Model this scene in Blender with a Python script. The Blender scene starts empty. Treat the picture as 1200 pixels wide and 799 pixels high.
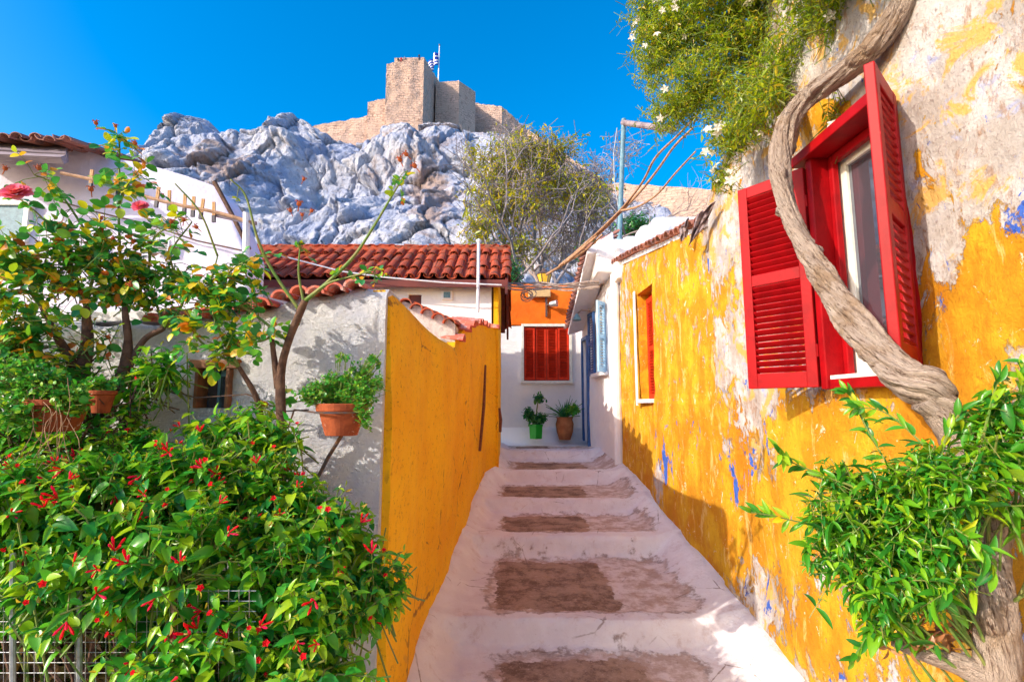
import bpy, math, random
import numpy as np
from mathutils import Vector, Matrix, noise as mnoise

random.seed(7); RNG = np.random.default_rng(7)
R = math.radians
scene = bpy.context.scene
col = scene.collection

# ------------------------------------------------------------------ camera
EYE = 1.6
FPX = 600.0
TH = math.atan(74.5/600)
cam_d = bpy.data.cameras.new("Camera")
cam_d.sensor_width = 36; cam_d.lens = 18.0; cam_d.clip_start = 0.05; cam_d.clip_end = 3000
cam = bpy.data.objects.new("Camera", cam_d); col.objects.link(cam)
cam.location = (0, 0, EYE); cam.rotation_euler = (R(90)+TH, 0, 0)
scene.camera = cam

# ------------------------------------------------------------------ sky, sun, exposure
SUN_AZ = 32.0      # light travels towards +X, turned this much towards +Y
SUN_EL = 27.5
world = bpy.data.worlds.new("World"); scene.world = world; world.use_nodes = True
wn = world.node_tree; wn.nodes.clear()
sky = wn.nodes.new('ShaderNodeTexSky'); sky.sky_type = 'NISHITA'; sky.sun_disc = False
sky.sun_elevation = R(SUN_EL); sky.sun_rotation = R(270-SUN_AZ)
sky.air_density = 1.0; sky.dust_density = 2.2; sky.ozone_density = 2.0
hs = wn.nodes.new('ShaderNodeHueSaturation'); hs.inputs['Saturation'].default_value = 1.66
hs.inputs['Hue'].default_value = 0.499; hs.inputs['Value'].default_value = 1.15
bg = wn.nodes.new('ShaderNodeBackground'); bg.inputs['Strength'].default_value = 0.15
wo = wn.nodes.new('ShaderNodeOutputWorld')
wn.links.new(sky.outputs[0], hs.inputs['Color']); wn.links.new(hs.outputs[0], bg.inputs['Color'])
wn.links.new(bg.outputs[0], wo.inputs['Surface'])
sd = bpy.data.lights.new("sun", 'SUN'); sd.energy = 2.75; sd.angle = R(0.5); sd.color = (1.0, 0.90, 0.76)
sun = bpy.data.objects.new("sun", sd); col.objects.link(sun)
ldir = Vector((math.cos(R(SUN_AZ))*math.cos(R(SUN_EL)), math.sin(R(SUN_AZ))*math.cos(R(SUN_EL)), -math.sin(R(SUN_EL))))
sun.rotation_euler = ldir.to_track_quat('-Z', 'Y').to_euler(); sun.location = (-6, -4, 9)
scene.view_settings.view_transform = 'Standard'; scene.view_settings.look = 'None'
scene.view_settings.exposure = 0.95; scene.view_settings.gamma = 1.0
scene.view_settings.use_curve_mapping = False
scene.cycles.max_bounces = 8; scene.cycles.diffuse_bounces = 6

# ------------------------------------------------------------------ measuring helpers
cT, sT = math.cos(TH), math.sin(TH)
def ray(px, py):
    xc = (px-600)/FPX; yc = (399.5-py)/FPX
    return xc, cT-yc*sT, sT+yc*cT
def aY(px, py, Y):
    d = ray(px, py); k = Y/d[1]; return Vector((d[0]*k, Y, EYE+d[2]*k))
def aX(px, py, X):
    d = ray(px, py); k = X/d[0]; return Vector((X, d[1]*k, EYE+d[2]*k))
def proj(P):
    P = np.asarray(P, float); x = P[..., 0]; y = P[..., 1]; z = P[..., 2]-EYE
    f = y*cT+z*sT; u = -y*sT+z*cT
    f = np.where(f < 0.05, 0.05, f)
    return 600+FPX*x/f, 399.5-FPX*u/f

def vnoise(P, seed=0):
    P = np.asarray(P, float)
    I = np.floor(P).astype(np.int64); F = P-I; F = F*F*(3-2*F)
    def h(ix, iy, iz):
        n = (ix*374761393+iy*668265263+iz*2147483647+seed*974634777) & 0xFFFFFFFF
        n = ((n ^ (n >> 13))*1274126177) & 0xFFFFFFFF
        n = ((n ^ (n >> 16))*2246822519) & 0xFFFFFFFF
        return ((n ^ (n >> 15)) & 0xFFFFFF)/float(0xFFFFFF)*2-1
    r = 0
    for a in (0, 1):
        for b in (0, 1):
            for c in (0, 1):
                w = (F[..., 0] if a else 1-F[..., 0])*(F[..., 1] if b else 1-F[..., 1])*(F[..., 2] if c else 1-F[..., 2])
                r = r+w*h(I[..., 0]+a, I[..., 1]+b, I[..., 2]+c)
    return r
def fbm(P, o=4, seed=0, g=0.5):
    P = np.asarray(P, float); a = 1; s = 0; t = 0
    for i in range(o):
        s = s+a*vnoise(P*(2.03**i), seed+i*17); t += a; a *= g
    return s/t
def ss(a, b, x):
    t = np.clip((x-a)/(b-a), 0, 1); return t*t*(3-2*t)

def blocks(P, size, seed):
    """fractured blocks: every cell is a tilted plane of its own, so neighbours meet in sharp breaks"""
    Q = P/size; I = np.floor(Q).astype(np.int64); best = np.full(Q.shape[:-1], 1e9); val = np.zeros(Q.shape[:-1]); sec = np.full(Q.shape[:-1], 1e9)
    def hs(ix, iy, iz, s):
        n = (ix*73856093 ^ iy*19349663 ^ iz*83492791 ^ (s*2654435)) & 0xFFFFFFFF
        n = ((n ^ (n >> 15))*2246822519) & 0xFFFFFFFF; n = ((n ^ (n >> 13))*3266489917) & 0xFFFFFFFF
        return ((n ^ (n >> 16)) & 0xFFFFFF)/float(0xFFFFFF)
    for a in (-1, 0, 1):
        for b in (-1, 0, 1):
            for c in (-1, 0, 1):
                ix, iy, iz = I[..., 0]+a, I[..., 1]+b, I[..., 2]+c
                C = np.stack([ix+hs(ix, iy, iz, seed+1), iy+hs(ix, iy, iz, seed+2), iz+hs(ix, iy, iz, seed+3)], -1); D = Q-C
                d = (D**2).sum(-1)
                v = hs(ix, iy, iz, seed+4)-.5+.9*(D[..., 0]*(hs(ix, iy, iz, seed+5)-.5)+D[..., 2]*(hs(ix, iy, iz, seed+6)-.5))*2
                m = d < best; sec = np.where(m, best, np.minimum(sec, d)); val = np.where(m, v, val); best = np.where(m, d, best)
    edge = np.sqrt(sec)-np.sqrt(best)
    return val, edge

# ------------------------------------------------------------------ object helpers
ORG = {}
def tag(o, label=None, cat=None, group=None, kind=None):
    if label: o['label'] = label
    if cat: o['category'] = cat
    if group: o['group'] = group
    if kind: o['kind'] = kind
    return o
def thing(name, label, cat, loc=(0, 0, 0), group=None):
    o = bpy.data.objects.new(name, None); col.objects.link(o)
    o.location = loc; o.empty_display_size = 0.2
    ORG[o.name] = Vector(loc)
    return tag(o, label, cat, group)
def link_mesh(name, me, parent=None, org=None):
    o = bpy.data.objects.new(name, me); col.objects.link(o)
    if parent is not None:
        o.parent = parent; ORG[o.name] = ORG[parent.name]
    else:
        o.location = org or (0, 0, 0); ORG[o.name] = Vector(org or (0, 0, 0))
    return o
class MB:
    def __init__(s): s.v = []; s.f = []; s.n = 0; s.mi = []
    def add(s, V, F, mi=0):
        V = np.asarray(V, float).reshape(-1, 3)
        s.v.append(V); n = s.n
        for f in F: s.f.append(tuple(i+n for i in f)); s.mi.append(mi)
        s.n += len(V)
    def box(s, c, d, rz=0, M=None, mi=0):
        c = Vector(c); hx, hy, hz = d[0]/2, d[1]/2, d[2]/2
        V = [Vector((a*hx, b*hy, e*hz)) for a in (-1, 1) for b in (-1, 1) for e in (-1, 1)]
        if M is None: M = Matrix.Rotation(rz, 3, 'Z')
        V = [M @ v+c for v in V]
        s.add([tuple(v) for v in V], [(0, 1, 3, 2), (4, 6, 7, 5), (0, 4, 5, 1), (2, 3, 7, 6), (0, 2, 6, 4), (1, 5, 7, 3)], mi)
    def tube(s, pts, rad, seg=8, cap=True, jit=0.0, seed=0):
        pts = [Vector(p) for p in pts]; n = len(pts)
        if not hasattr(rad, '__len__'): rad = [rad]*n
        t0 = (pts[1]-pts[0]).normalized()
        a = Vector((0, 0, 1)) if abs(t0.z) < .9 else Vector((1, 0, 0))
        u = (a-t0*a.dot(t0)).normalized(); V = []
        for i, p in enumerate(pts):
            t = (pts[min(i+1, n-1)]-pts[max(i-1, 0)]).normalized()
            u = (u-t*u.dot(t)).normalized(); w = t.cross(u)
            for k in range(seg):
                an = 2*math.pi*k/seg
                rr = rad[i]
                if jit: rr *= 1+jit*mnoise.noise(Vector((math.cos(an)*1.6+seed, math.sin(an)*1.6, i*0.13+seed)))
                V.append(p+(u*math.cos(an)+w*math.sin(an))*rr)
        F = []
        for i in range(n-1):
            for k in range(seg):
                k2 = (k+1) % seg
                F.append((i*seg+k, i*seg+k2, (i+1)*seg+k2, (i+1)*seg+k))
        if cap and seg > 2:
            F.append(tuple(range(seg))[::-1]); F.append(tuple((n-1)*seg+k for k in range(seg)))
        s.add([tuple(v) for v in V], F)
    def lathe(s, c, prof, seg=20, mi=0, wob=0):
        V = []; n = len(prof)
        for r, z in prof:
            for k in range(seg):
                an = 2*math.pi*k/seg
                V.append((c[0]+r*math.cos(an)*(1+wob*math.sin(3*an+z*9)), c[1]+r*math.sin(an), c[2]+z))
        F = [(i*seg+k, i*seg+(k+1) % seg, (i+1)*seg+(k+1) % seg, (i+1)*seg+k) for i in range(n-1) for k in range(seg)]
        F.append(tuple(range(seg))[::-1]); F.append(tuple((n-1)*seg+k for k in range(seg)))
        s.add(V, F, mi)
    def build(s, name, mats, parent=None, smooth=False, org=None, bevel=0):
        V = np.concatenate(s.v)
        o0 = ORG[parent.name] if parent is not None else Vector(org or (0, 0, 0))
        V = V-np.array(o0)
        me = bpy.data.meshes.new(name); me.from_pydata(V.tolist(), [], s.f)
        if not isinstance(mats, (list, tuple)): mats = [mats]
        for m in mats: me.materials.append(m)
        if len(mats) > 1: me.polygons.foreach_set('material_index', s.mi)
        if smooth: me.polygons.foreach_set('use_smooth', [True]*len(me.polygons))
        me.update()
        o = link_mesh(name, me, parent, org)
        if bevel:
            b = o.modifiers.new('b', 'BEVEL'); b.width = bevel; b.segments = 2; b.limit_method = 'ANGLE'
        return o

def smooth_path(pts, n):
    """Catmull-Rom through pts (sequences of floats), n samples"""
    P = [np.array(p, float) for p in pts]; P = [2*P[0]-P[1]]+P+[2*P[-1]-P[-2]]
    out = []; m = len(P)-3
    for i in range(n):
        t = i/(n-1)*m; k = min(int(t), m-1); t -= k
        a, b, c, d = P[k:k+4]
        out.append(.5*((2*b)+(-a+c)*t+(2*a-5*b+4*c-d)*t*t+(-a+3*b-3*c+d)*t**3))
    return out

# ------------------------------------------------------------------ materials
class NT:
    def __init__(s, name, rough=0.8, spec=0.3):
        s.m = bpy.data.materials.new(name); s.m.use_nodes = True; s.t = s.m.node_tree
        s.b = s.t.nodes['Principled BSDF']; s.out = s.t.nodes['Material Output']
        s.b.inputs['Roughness'].default_value = rough; s.b.inputs['Specular IOR Level'].default_value = spec
        s.co = s.node('ShaderNodeTexCoord').outputs['Object']
    def node(s, k, **kw):
        n = s.t.nodes.new(k)
        for a, b in kw.items(): setattr(n, a, b)
        return n
    def setin(s, n, i, v):
        if v is None: return
        if hasattr(v, 'links') or isinstance(v, bpy.types.NodeSocket): s.t.links.new(v, n.inputs[i])
        else:
            if isinstance(v, tuple) and len(v) == 3 and n.inputs[i].type == 'RGBA': v = v+(1,)
            n.inputs[i].default_value = v
    def noise(s, sc, det=4, rough=.55, dist=0, vec=None, stretch=None, w=None):
        n = s.node('ShaderNodeTexNoise'); n.inputs['Scale'].default_value = sc; n.inputs['Detail'].default_value = det
        n.inputs['Roughness'].default_value = rough; n.inputs['Distortion'].default_value = dist
        v = vec or s.co
        if stretch:
            mp = s.node('ShaderNodeMapping'); mp.inputs['Scale'].default_value = stretch
            if w: mp.inputs['Location'].default_value = w
            s.t.links.new(v, mp.inputs[0]); v = mp.outputs[0]
        s.t.links.new(v, n.inputs['Vector']); return n.outputs['Fac']
    def voro(s, sc, feat='F1', stretch=None):
        n = s.node('ShaderNodeTexVoronoi', feature=feat); n.inputs['Scale'].default_value = sc
        v = s.co
        if stretch:
            mp = s.node('ShaderNodeMapping'); mp.inputs['Scale'].default_value = stretch
            s.t.links.new(v, mp.inputs[0]); v = mp.outputs[0]
        s.t.links.new(v, n.inputs['Vector']); return n.outputs['Distance']
    def math(s, op, a, b=None, clamp=False):
        n = s.node('ShaderNodeMath', operation=op, use_clamp=clamp); s.setin(n, 0, a); s.setin(n, 1, b); return n.outputs[0]
    def ramp(s, f, a, b, va=0., vb=1.):
        n = s.node('ShaderNodeMapRange', interpolation_type='SMOOTHSTEP'); s.setin(n, 0, f)
        for i, v in ((1, a), (2, b), (3, va), (4, vb)): n.inputs[i].default_value = v
        return n.outputs[0]
    def mix(s, f, a, b, bt='MIX'):
        n = s.node('ShaderNodeMix', data_type='RGBA', blend_type=bt); s.setin(n, 0, f); s.setin(n, 6, a); s.setin(n, 7, b); return n.outputs[2]
    def attr(s, name):
        n = s.node('ShaderNodeAttribute', attribute_name=name); return n.outputs['Fac']
    def island(s):
        return s.node('ShaderNodeNewGeometry').outputs['Random Per Island']
    def sep(s, i):
        n = s.node('ShaderNodeSeparateXYZ'); s.t.links.new(s.co, n.inputs[0]); return n.outputs[i]
    def bump(s, h, dist=.01, st=1.0, prev=None):
        n = s.node('ShaderNodeBump'); n.inputs['Strength'].default_value = st; n.inputs['Distance'].default_value = dist
        s.setin(n, 'Height', h)
        if prev is not None: s.t.links.new(prev, n.inputs['Normal'])
        s.t.links.new(n.outputs[0], s.b.inputs['Normal']); return n.outputs[0]
    def base(s, c): s.setin(s.b, 'Base Color', c)
    def rough(s, c): s.setin(s.b, 'Roughness', c)

def m_plaster(name, c1, c2, dirt=(.35, .28, .22), bs=40, bd=.004, dirtamt=.5, big=3):
    n = NT(name, .85, .2)
    a = n.noise(big, 5, .6); c = n.mix(n.ramp(a, .35, .65), c1, c2)
    d = n.noise(11, 8, .7, .3); c = n.mix(n.math('MULTIPLY', n.ramp(d, .60, .75), dirtamt), c, dirt)
    n.base(c)
    b = n.bump(n.noise(big*1.7, 4), .03, .7)
    n.bump(n.noise(bs, 6, .65), bd, 1, b)
    return n.m
M = {}
M['white'] = m_plaster('whitewash', (.80, .79, .82), (.70, .69, .76))
M['white_clean'] = m_plaster('fresh_whitewash', (.84, .83, .84), (.78, .78, .82), dirtamt=.25, bs=25)
M['lilac'] = m_plaster('lilac_whitewash', (.74, .68, .82), (.66, .60, .74), bs=20, dirtamt=.3)
M['orange'] = m_plaster('orange_paint', (.80, .17, .012), (.70, .13, .01), bs=30, dirtamt=.25)

def m_stucco():
    n = NT('rough_stucco', .9, .15)
    a = n.noise(5, 6, .65); c = n.mix(n.ramp(a, .4, .62), (.90, .90, .92), (.80, .81, .90))
    d = n.noise(38, 6, .75); c = n.mix(n.ramp(d, .60, .74), c, (.40, .35, .33))
    n.base(c)
    b = n.bump(n.noise(14, 5, .65), .05, 1)
    b = n.bump(n.noise(60, 6, .75), .03, 1, b)
    return n.m
M['stucco'] = m_stucco()

def m_ochre():
    n = NT('ochre_paint', .8, .2)
    a = n.noise(2.2, 6, .6); c = n.mix(n.ramp(a, .35, .68), (.95, .52, .010), (.88, .41, .006))
    st = n.noise(6, 6, .65, 0, None, (1.2, 1.2, .25)); c = n.mix(n.math('MULTIPLY', n.ramp(st, .52, .75), .12), c, (.55, .20, .01))
    sp = n.noise(30, 6, .85); c = n.mix(n.math('MULTIPLY', n.ramp(sp, .55, .64), .7), c, (.34, .12, .012))
    ck = n.voro(1.6, 'DISTANCE_TO_EDGE'); ckn = n.math('ADD', ck, n.math('MULTIPLY', n.math('SUBTRACT', n.noise(9, 6, .7), .5), .12)); c = n.mix(n.math('MULTIPLY', n.math('MULTIPLY', n.ramp(ckn, .010, .002), n.ramp(n.noise(1.7, 3), .5, .58)), .8), c, (.20, .08, .02))
    sc = n.noise(3.2, 9, .75, 1.2); c = n.mix(n.math('MULTIPLY', n.ramp(sc, .60, .66), .5), c, (.62, .30, .04))
    ch = n.noise(7, 8, .7, .4, None, None); c = n.mix(n.ramp(ch, .70, .72), c, (.72, .62, .50))
    n.base(c)
    b = n.bump(n.noise(6, 4), .03, .6)
    n.bump(n.noise(42, 7, .75), .014, 1, b)
    return n.m
M['ochre'] = m_ochre()

def m_peel():
    n = NT('peeling_wall', .85, .2)
    yb = n.attr('yel'); bb = n.attr('blu')
    # layers: old lime and cream plaster, blue wash, yellow top coat flaking off
    a = n.noise(4, 8, .65); lime = n.mix(n.ramp(a, .38, .6), (.68, .64, .62), (.48, .42, .38))
    a2 = n.noise(9, 7, .7, .5); lime = n.mix(n.ramp(a2, .56, .66), lime, (.42, .44, .62))
    a3 = n.noise(16, 7, .75, .2, None, (1, 1, .45)); lime = n.mix(n.math('MULTIPLY', n.ramp(a3, .52, .64), .85), lime, (.40, .25, .17))
    a5 = n.noise(42, 5, .75); lime = n.mix(n.math('MULTIPLY', n.ramp(a5, .56, .66), .7), lime, (.30, .22, .20))
    a4 = n.noise(5.5, 7, .7, .6); cream = n.mix(n.ramp(a4, .51, .58), lime, (.74, .44, .13))
    bn = n.noise(6.5, 8, .72, .6, None, (1, 1, .6))
    bf = n.math('ADD', bn, bb); blue = n.mix(n.noise(25, 4), (.012, .07, .50), (.10, .22, .66))
    under = n.mix(n.ramp(bf, .59, .62), cream, blue)
    y1 = n.math('ADD', n.math('MULTIPLY', n.noise(4.5, 9, .72, .7, None, (1, 1, .75)), .62), n.math('MULTIPLY', n.noise(11, 9, .75, .5, None, (1, 1, .5), (2, 9, 3)), .40)); yf = n.math('ADD', y1, yb)
    yv = n.noise(3.2, 6, .6); yel = n.mix(n.ramp(yv, .38, .60), (.74, .42, .020), (.60, .26, .010))
    yv2 = n.noise(20, 7, .75, .3); yel = n.mix(n.math('MULTIPLY', n.ramp(yv2, .53, .68), .65), yel, (.50, .18, .012))
    yv4 = n.noise(3.5, 8, .7, .5, None, (1, 1, .4), (5, 2, 1)); yel = n.mix(n.math('MULTIPLY', n.ramp(yv4, .50, .62), .7), yel, (.62, .22, .010))
    yv5 = n.noise(8, 8, .75, .6, None, (1, 1, .3), (1, 7, 4)); yel = n.mix(n.math('MULTIPLY', n.ramp(yv5, .56, .62), .6), yel, (.84, .62, .22))
    yv3 = n.noise(13, 8, .75, .8); yel = n.mix(n.ramp(yv3, .62, .635), yel, (.80, .68, .46))
    m = n.ramp(yf, .50, .525)
    bmask = n.ramp(n.math('ADD', n.noise(7, 8, .72, .5, None, (1, 1, .5), (3, 1, 7)), bb), .625, .640)
    c = n.mix(m, under, yel)
    c = n.mix(bmask, c, blue)
    n.base(c)
    b = n.bump(n.noise(5, 5), .05, .7)
    b = n.bump(m, .012, 1, b); b = n.bump(n.math('ADD', a3, a5), .014, .8, b)
    n.bump(n.noise(45, 7, .75), .010, 1, b)
    return n.m
M['peel'] = m_peel()

def m_stairs():
    n = NT('painted_steps', .75, .3)
    pd = n.attr('patch'); dd = n.attr('dark'); rz = n.attr('riser')
    a = n.noise(3, 6, .6); w = n.mix(n.ramp(a, .4, .62), (.88, .85, .87), (.80, .75, .78))
    a2 = n.noise(8, 8, .7, .4); w = n.mix(n.math('MULTIPLY', n.ramp(a2, .55, .72), .45), w, (.50, .33, .27))
    sp = n.noise(45, 6, .85); w = n.mix(n.math('MULTIPLY', n.ramp(sp, .60, .68), .5), w, (.36, .25, .21))
    d3 = n.noise(4.5, 9, .8); w = n.mix(n.math('MULTIPLY', n.ramp(d3, .55, .70), .5), w, (.56, .43, .40))
    edge = n.noise(8, 9, .68, 0); e2 = n.math('MULTIPLY', n.math('SUBTRACT', edge, .5), .34)
    pf = n.math('ADD', pd, e2)
    worn = n.mix(n.ramp(n.noise(7, 9, .7, 0), .40, .60), (.52, .38, .32), (.80, .71, .69))
    worn = n.mix(n.ramp(n.noise(24, 8, .8), .56, .66), worn, (.36, .25, .20))
    c = n.mix(n.ramp(pf, -.01, .03), w, worn)
    rim = n.math('MULTIPLY', n.ramp(pf, -.035, .0), n.ramp(pf, .05, .0)); rim = n.math('MULTIPLY', rim, n.ramp(n.noise(14, 7, .7), .40, .58))
    dark = n.mix(n.ramp(n.noise(5, 9, .78), .42, .60), (.44, .30, .22), (.19, .115, .08))
    dark = n.mix(n.ramp(n.noise(70, 4, .8), .58, .66), dark, (.58, .44, .37))
    e3 = n.math('MULTIPLY', n.math('SUBTRACT', n.noise(9, 9, .7, 0), .5), .26)
    c = n.mix(n.ramp(n.math('ADD', dd, e3), -.005, .015), c, dark)
    c = n.mix(n.math('MULTIPLY', rim, .7), c, (.22, .13, .09))
    ck = n.voro(2.6, 'DISTANCE_TO_EDGE')
    ckm = n.math('MULTIPLY', n.ramp(n.math('ADD', ck, n.math('MULTIPLY', n.math('SUBTRACT', n.noise(20, 4), .5), .05)), .012, .0), n.ramp(n.noise(2.5, 3), .5, .6))
    c = n.mix(n.math('MULTIPLY', ckm, .7), c, (.2, .12, .09))
    n.base(c)
    b = n.bump(n.noise(7, 5), .03, .6)
    b = n.bump(n.ramp(pf, -.02, .04, 1, 0), .006, .8, b)
    n.bump(n.noise(38, 8, .8), .014, 1, b)
    return n.m
M['stairs'] = m_stairs()

def m_flat(name, c, rough=.5, c2=None, sc=12, bd=.002, spec=.4, metal=0, wear=None, grain=None):
    n = NT(name, rough, spec)
    c2 = c2 or tuple(x*.75 for x in c)
    k = n.mix(n.ramp(n.noise(sc, 6, .65, .2, None, grain), .38, .64), c, c2)
    if wear: k = n.mix(n.ramp(n.noise(sc*2.2, 7, .75, .3), .64, .68), k, wear)
    n.base(k); n.b.inputs['Metallic'].default_value = metal
    n.bump(n.noise(sc*4, 5, .7, 0, None, grain), bd)
    return n.m
M['red'] = m_flat('red_gloss_paint', (.34, .002, .005), .5, (.25, .0015, .004), 10, .0008, .2, wear=(.42, .02, .02))
M['red2'] = m_flat('orange_red_paint', (.60, .035, .008), .55, (.46, .025, .006), 14, .001, .2)
M['wframe'] = m_flat('white_window_paint', (.78, .78, .72), .5, (.66, .66, .60))
M['blue'] = m_flat('blue_paint', (.045, .13, .36), .45, (.03, .09, .26))
M['blue_pale'] = m_flat('pale_blue_paint', (.30, .50, .68), .5, (.22, .40, .60))
M['pole'] = m_flat('grey_green_metal', (.14, .27, .34), .5, (.09, .18, .24), 20, wear=(.3, .2, .12))
M['pipe'] = m_flat('white_pipe', (.74, .76, .80), .4, (.6, .6, .64))
M['steel'] = m_flat('galvanised_wire', (.45, .47, .50), .4, (.3, .3, .3), 30, .0005, .5, .6)
M['iron'] = m_flat('dark_iron', (.07, .06, .07), .5, (.16, .07, .03), 25)
M['rust'] = m_flat('rusty_bar', (.22, .07, .025), .8, (.10, .035, .02), 30, .003, wear=(.35, .15, .07))
M['terra'] = m_flat('terracotta', (.36, .085, .03), .8, (.22, .05, .02), 12, .002, .2, wear=(.62, .50, .42))
M['terra_clean'] = m_flat('terracotta_brown', (.42, .17, .07), .8, (.32, .12, .05), 9, .002, .2)
M['greenpot'] = m_flat('green_plastic', (.01, .42, .03), .35, (.01, .34, .02), 5, .0005)
M['woodred'] = m_flat('red_brown_fascia', (.16, .030, .022), .6, (.09, .02, .018), 12, .002, grain=(.2, 1, 1))
M['wood'] = m_flat('brown_wood', (.24, .10, .04), .7, (.14, .06, .03), 14, .003, grain=(.3, 1, 1))
M['woodgrey'] = m_flat('grey_old_wood', (.30, .24, .26), .8, (.16, .12, .14), 14, .004, grain=(.15, 1, 1))
M['cable'] = m_flat('grey_cable', (.42, .34, .30), .6, (.28, .22, .2), 20)
M['drystem'] = m_flat('dry_vine_stem', (.46, .27, .16), .85, (.26, .15, .09), 18, .004)
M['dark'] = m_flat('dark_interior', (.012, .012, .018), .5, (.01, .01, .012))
M['soil'] = m_flat('soil', (.09, .06, .04), .95, (.05, .035, .025), 30, .01)
M['peg'] = m_flat('wooden_peg', (.55, .32, .12), .6, (.45, .22, .08))
M['pegdark'] = m_flat('dark_peg_grip', (.03, .02, .05), .5, (.02, .02, .03))
M['amber'] = m_flat('amber_glass', (.75, .48, .05), .25, (.65, .40, .03))
M['bark_grey'] = m_flat('grey_bark', (.30, .26, .28), .9, (.17, .14, .15), 8, .01)
M['bark_dark'] = m_flat('dark_bark', (.16, .085, .055), .9, (.08, .04, .03), 25, .008)
M['slate'] = m_flat('broken_mortar', (.62, .52, .48), .9, (.42, .34, .31), 20, .01)
M['cream'] = m_flat('cream_render', (.62, .42, .20), .8, (.5, .33, .15), 8)
M['cloth_red'] = m_flat('red_cloth', (.5, .03, .02), .9)
M['cloth_dark'] = m_flat('dark_cloth', (.03, .03, .05), .9)
M['skin'] = m_flat('skin', (.5, .3, .2), .7)
M['flagblue'] = m_flat('flag_blue', (.005, .04, .42), .8, (.005, .035, .38))
M['flagwhite'] = m_flat('flag_white', (.8, .8, .82), .8, (.75, .75, .8))

def m_tiles(name, c1, c2, c3):
    n = NT(name, .75, .25)
    r = n.island(); k = n.mix(r, c1, c2)
    k = n.mix(n.ramp(n.noise(9, 8, .75), .48, .64), k, c3)
    n.base(k); n.bump(n.noise(50, 5, .7), .003)
    return n.m
M['tile'] = m_tiles('clay_tiles', (.48, .085, .03), (.31, .05, .02), (.20, .085, .055))
M['tile_old'] = m_tiles('old_clay_tiles', (.40, .17, .12), (.24, .10, .09), (.16, .10, .10))
M['tile_pink'] = m_tiles('faded_tiles', (.62, .16, .10), (.55, .10, .07), (.62, .42, .38))

def m_glass():
    n = NT('window_glass', .04, .9); n.base((.16, .17, .22)); n.b.inputs['Coat Weight'].default_value = .6
    n.b.inputs['Metallic'].default_value = .7
    return n.m
M['glass'] = m_glass()

def m_leaf(name, cs, trans=.35, rough=.35, spec=.5):
    """leaf blades: hue varies from leaf to leaf"""
    n = NT(name, rough, spec); r = n.island()
    cr = n.node('ShaderNodeValToRGB'); el = cr.color_ramp.elements
    el[0].position = 0; el[0].color = cs[0][1]+(1,)
    el[1].position = cs[1][0]; el[1].color = cs[1][1]+(1,)
    for p, c in cs[2:]:
        e = el.new(p); e.color = c+(1,)
    cr.color_ramp.interpolation = 'LINEAR'
    n.t.links.new(r, cr.inputs[0]); c = cr.outputs[0]
    n.base(c)
    tr = n.node('ShaderNodeBsdfTranslucent')
    tc = n.mix(1.0, c, (1.0, 1.0, .35), 'MULTIPLY'); gm = n.node('ShaderNodeGamma'); n.setin(gm, 0, tc); gm.inputs[1].default_value = .8
    n.setin(tr, 0, gm.outputs[0])
    mx = n.node('ShaderNodeMixShader'); mx.inputs[0].default_value = trans
    n.t.links.new(n.b.outputs[0], mx.inputs[1]); n.t.links.new(tr.outputs[0], mx.inputs[2]); n.t.links.new(mx.outputs[0], n.out.inputs[0])
    return n.m
M['leaf_mira'] = m_leaf('four_o_clock_leaf', [(0, (.015, .16, .03)), (.3, (.04, .32, .03)), (.65, (.16, .48, .02)), (1, (.42, .60, .02))], .42, .28)
M['leaf_rose'] = m_leaf('rose_leaf', [(0, (.02, .20, .06)), (.48, (.07, .36, .03)), (.66, (.32, .52, .02)), (.84, (.70, .58, .015)), (.93, (.70, .24, .01)), (1, (.45, .08, .02))])
M['leaf_jas'] = m_leaf('jasmine_leaf', [(0, (.14, .26, .010)), (.5, (.34, .46, .008)), (.8, (.52, .56, .010)), (1, (.66, .42, .04))], .5)
M['leaf_shrub'] = m_leaf('shrub_leaf', [(0, (.02, .16, .02)), (.45, (.06, .30, .015)), (.85, (.22, .46, .015)), (.985, (.40, .52, .015)), (1, (.8, .56, .01))], .4, .28)
M['leaf_succ'] = m_leaf('succulent_leaf', [(0, (.03, .24, .03)), (.6, (.08, .40, .04)), (1, (.34, .52, .04))], .3)
M['leaf_olive'] = m_leaf('autumn_tree_leaf', [(0, (.22, .30, .012)), (.4, (.46, .48, .010)), (.8, (.72, .58, .012)), (1, (.50, .32, .05))], .35)
M['leaf_pot'] = m_leaf('pot_plant_leaf', [(0, (.015, .11, .05)), (.6, (.03, .20, .06)), (1, (.12, .32, .06))], .25, .25)
M['petal_red'] = m_leaf('red_petal', [(0, (.75, .004, .008)), (.6, (.80, .006, .02)), (1, (.75, .01, .10))], .35, .6, .2)
M['petal_pink'] = m_leaf('pink_petal', [(0, (.85, .12, .25)), (.6, (.85, .22, .38)), (1, (.85, .08, .14))], .4, .6, .2)
M['petal_white'] = m_leaf('white_petal', [(0, (.80, .78, .76)), (1, (.82, .74, .70))], .35, .6, .2)
M['hip'] = m_leaf('dried_rose_hip', [(0, (.55, .06, .02)), (.5, (.48, .12, .03)), (1, (.30, .05, .04))], .2, .6, .2)
M['stemgreen'] = m_flat('green_stem', (.10, .20, .03), .6, (.20, .20, .05), 15, .001)

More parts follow.
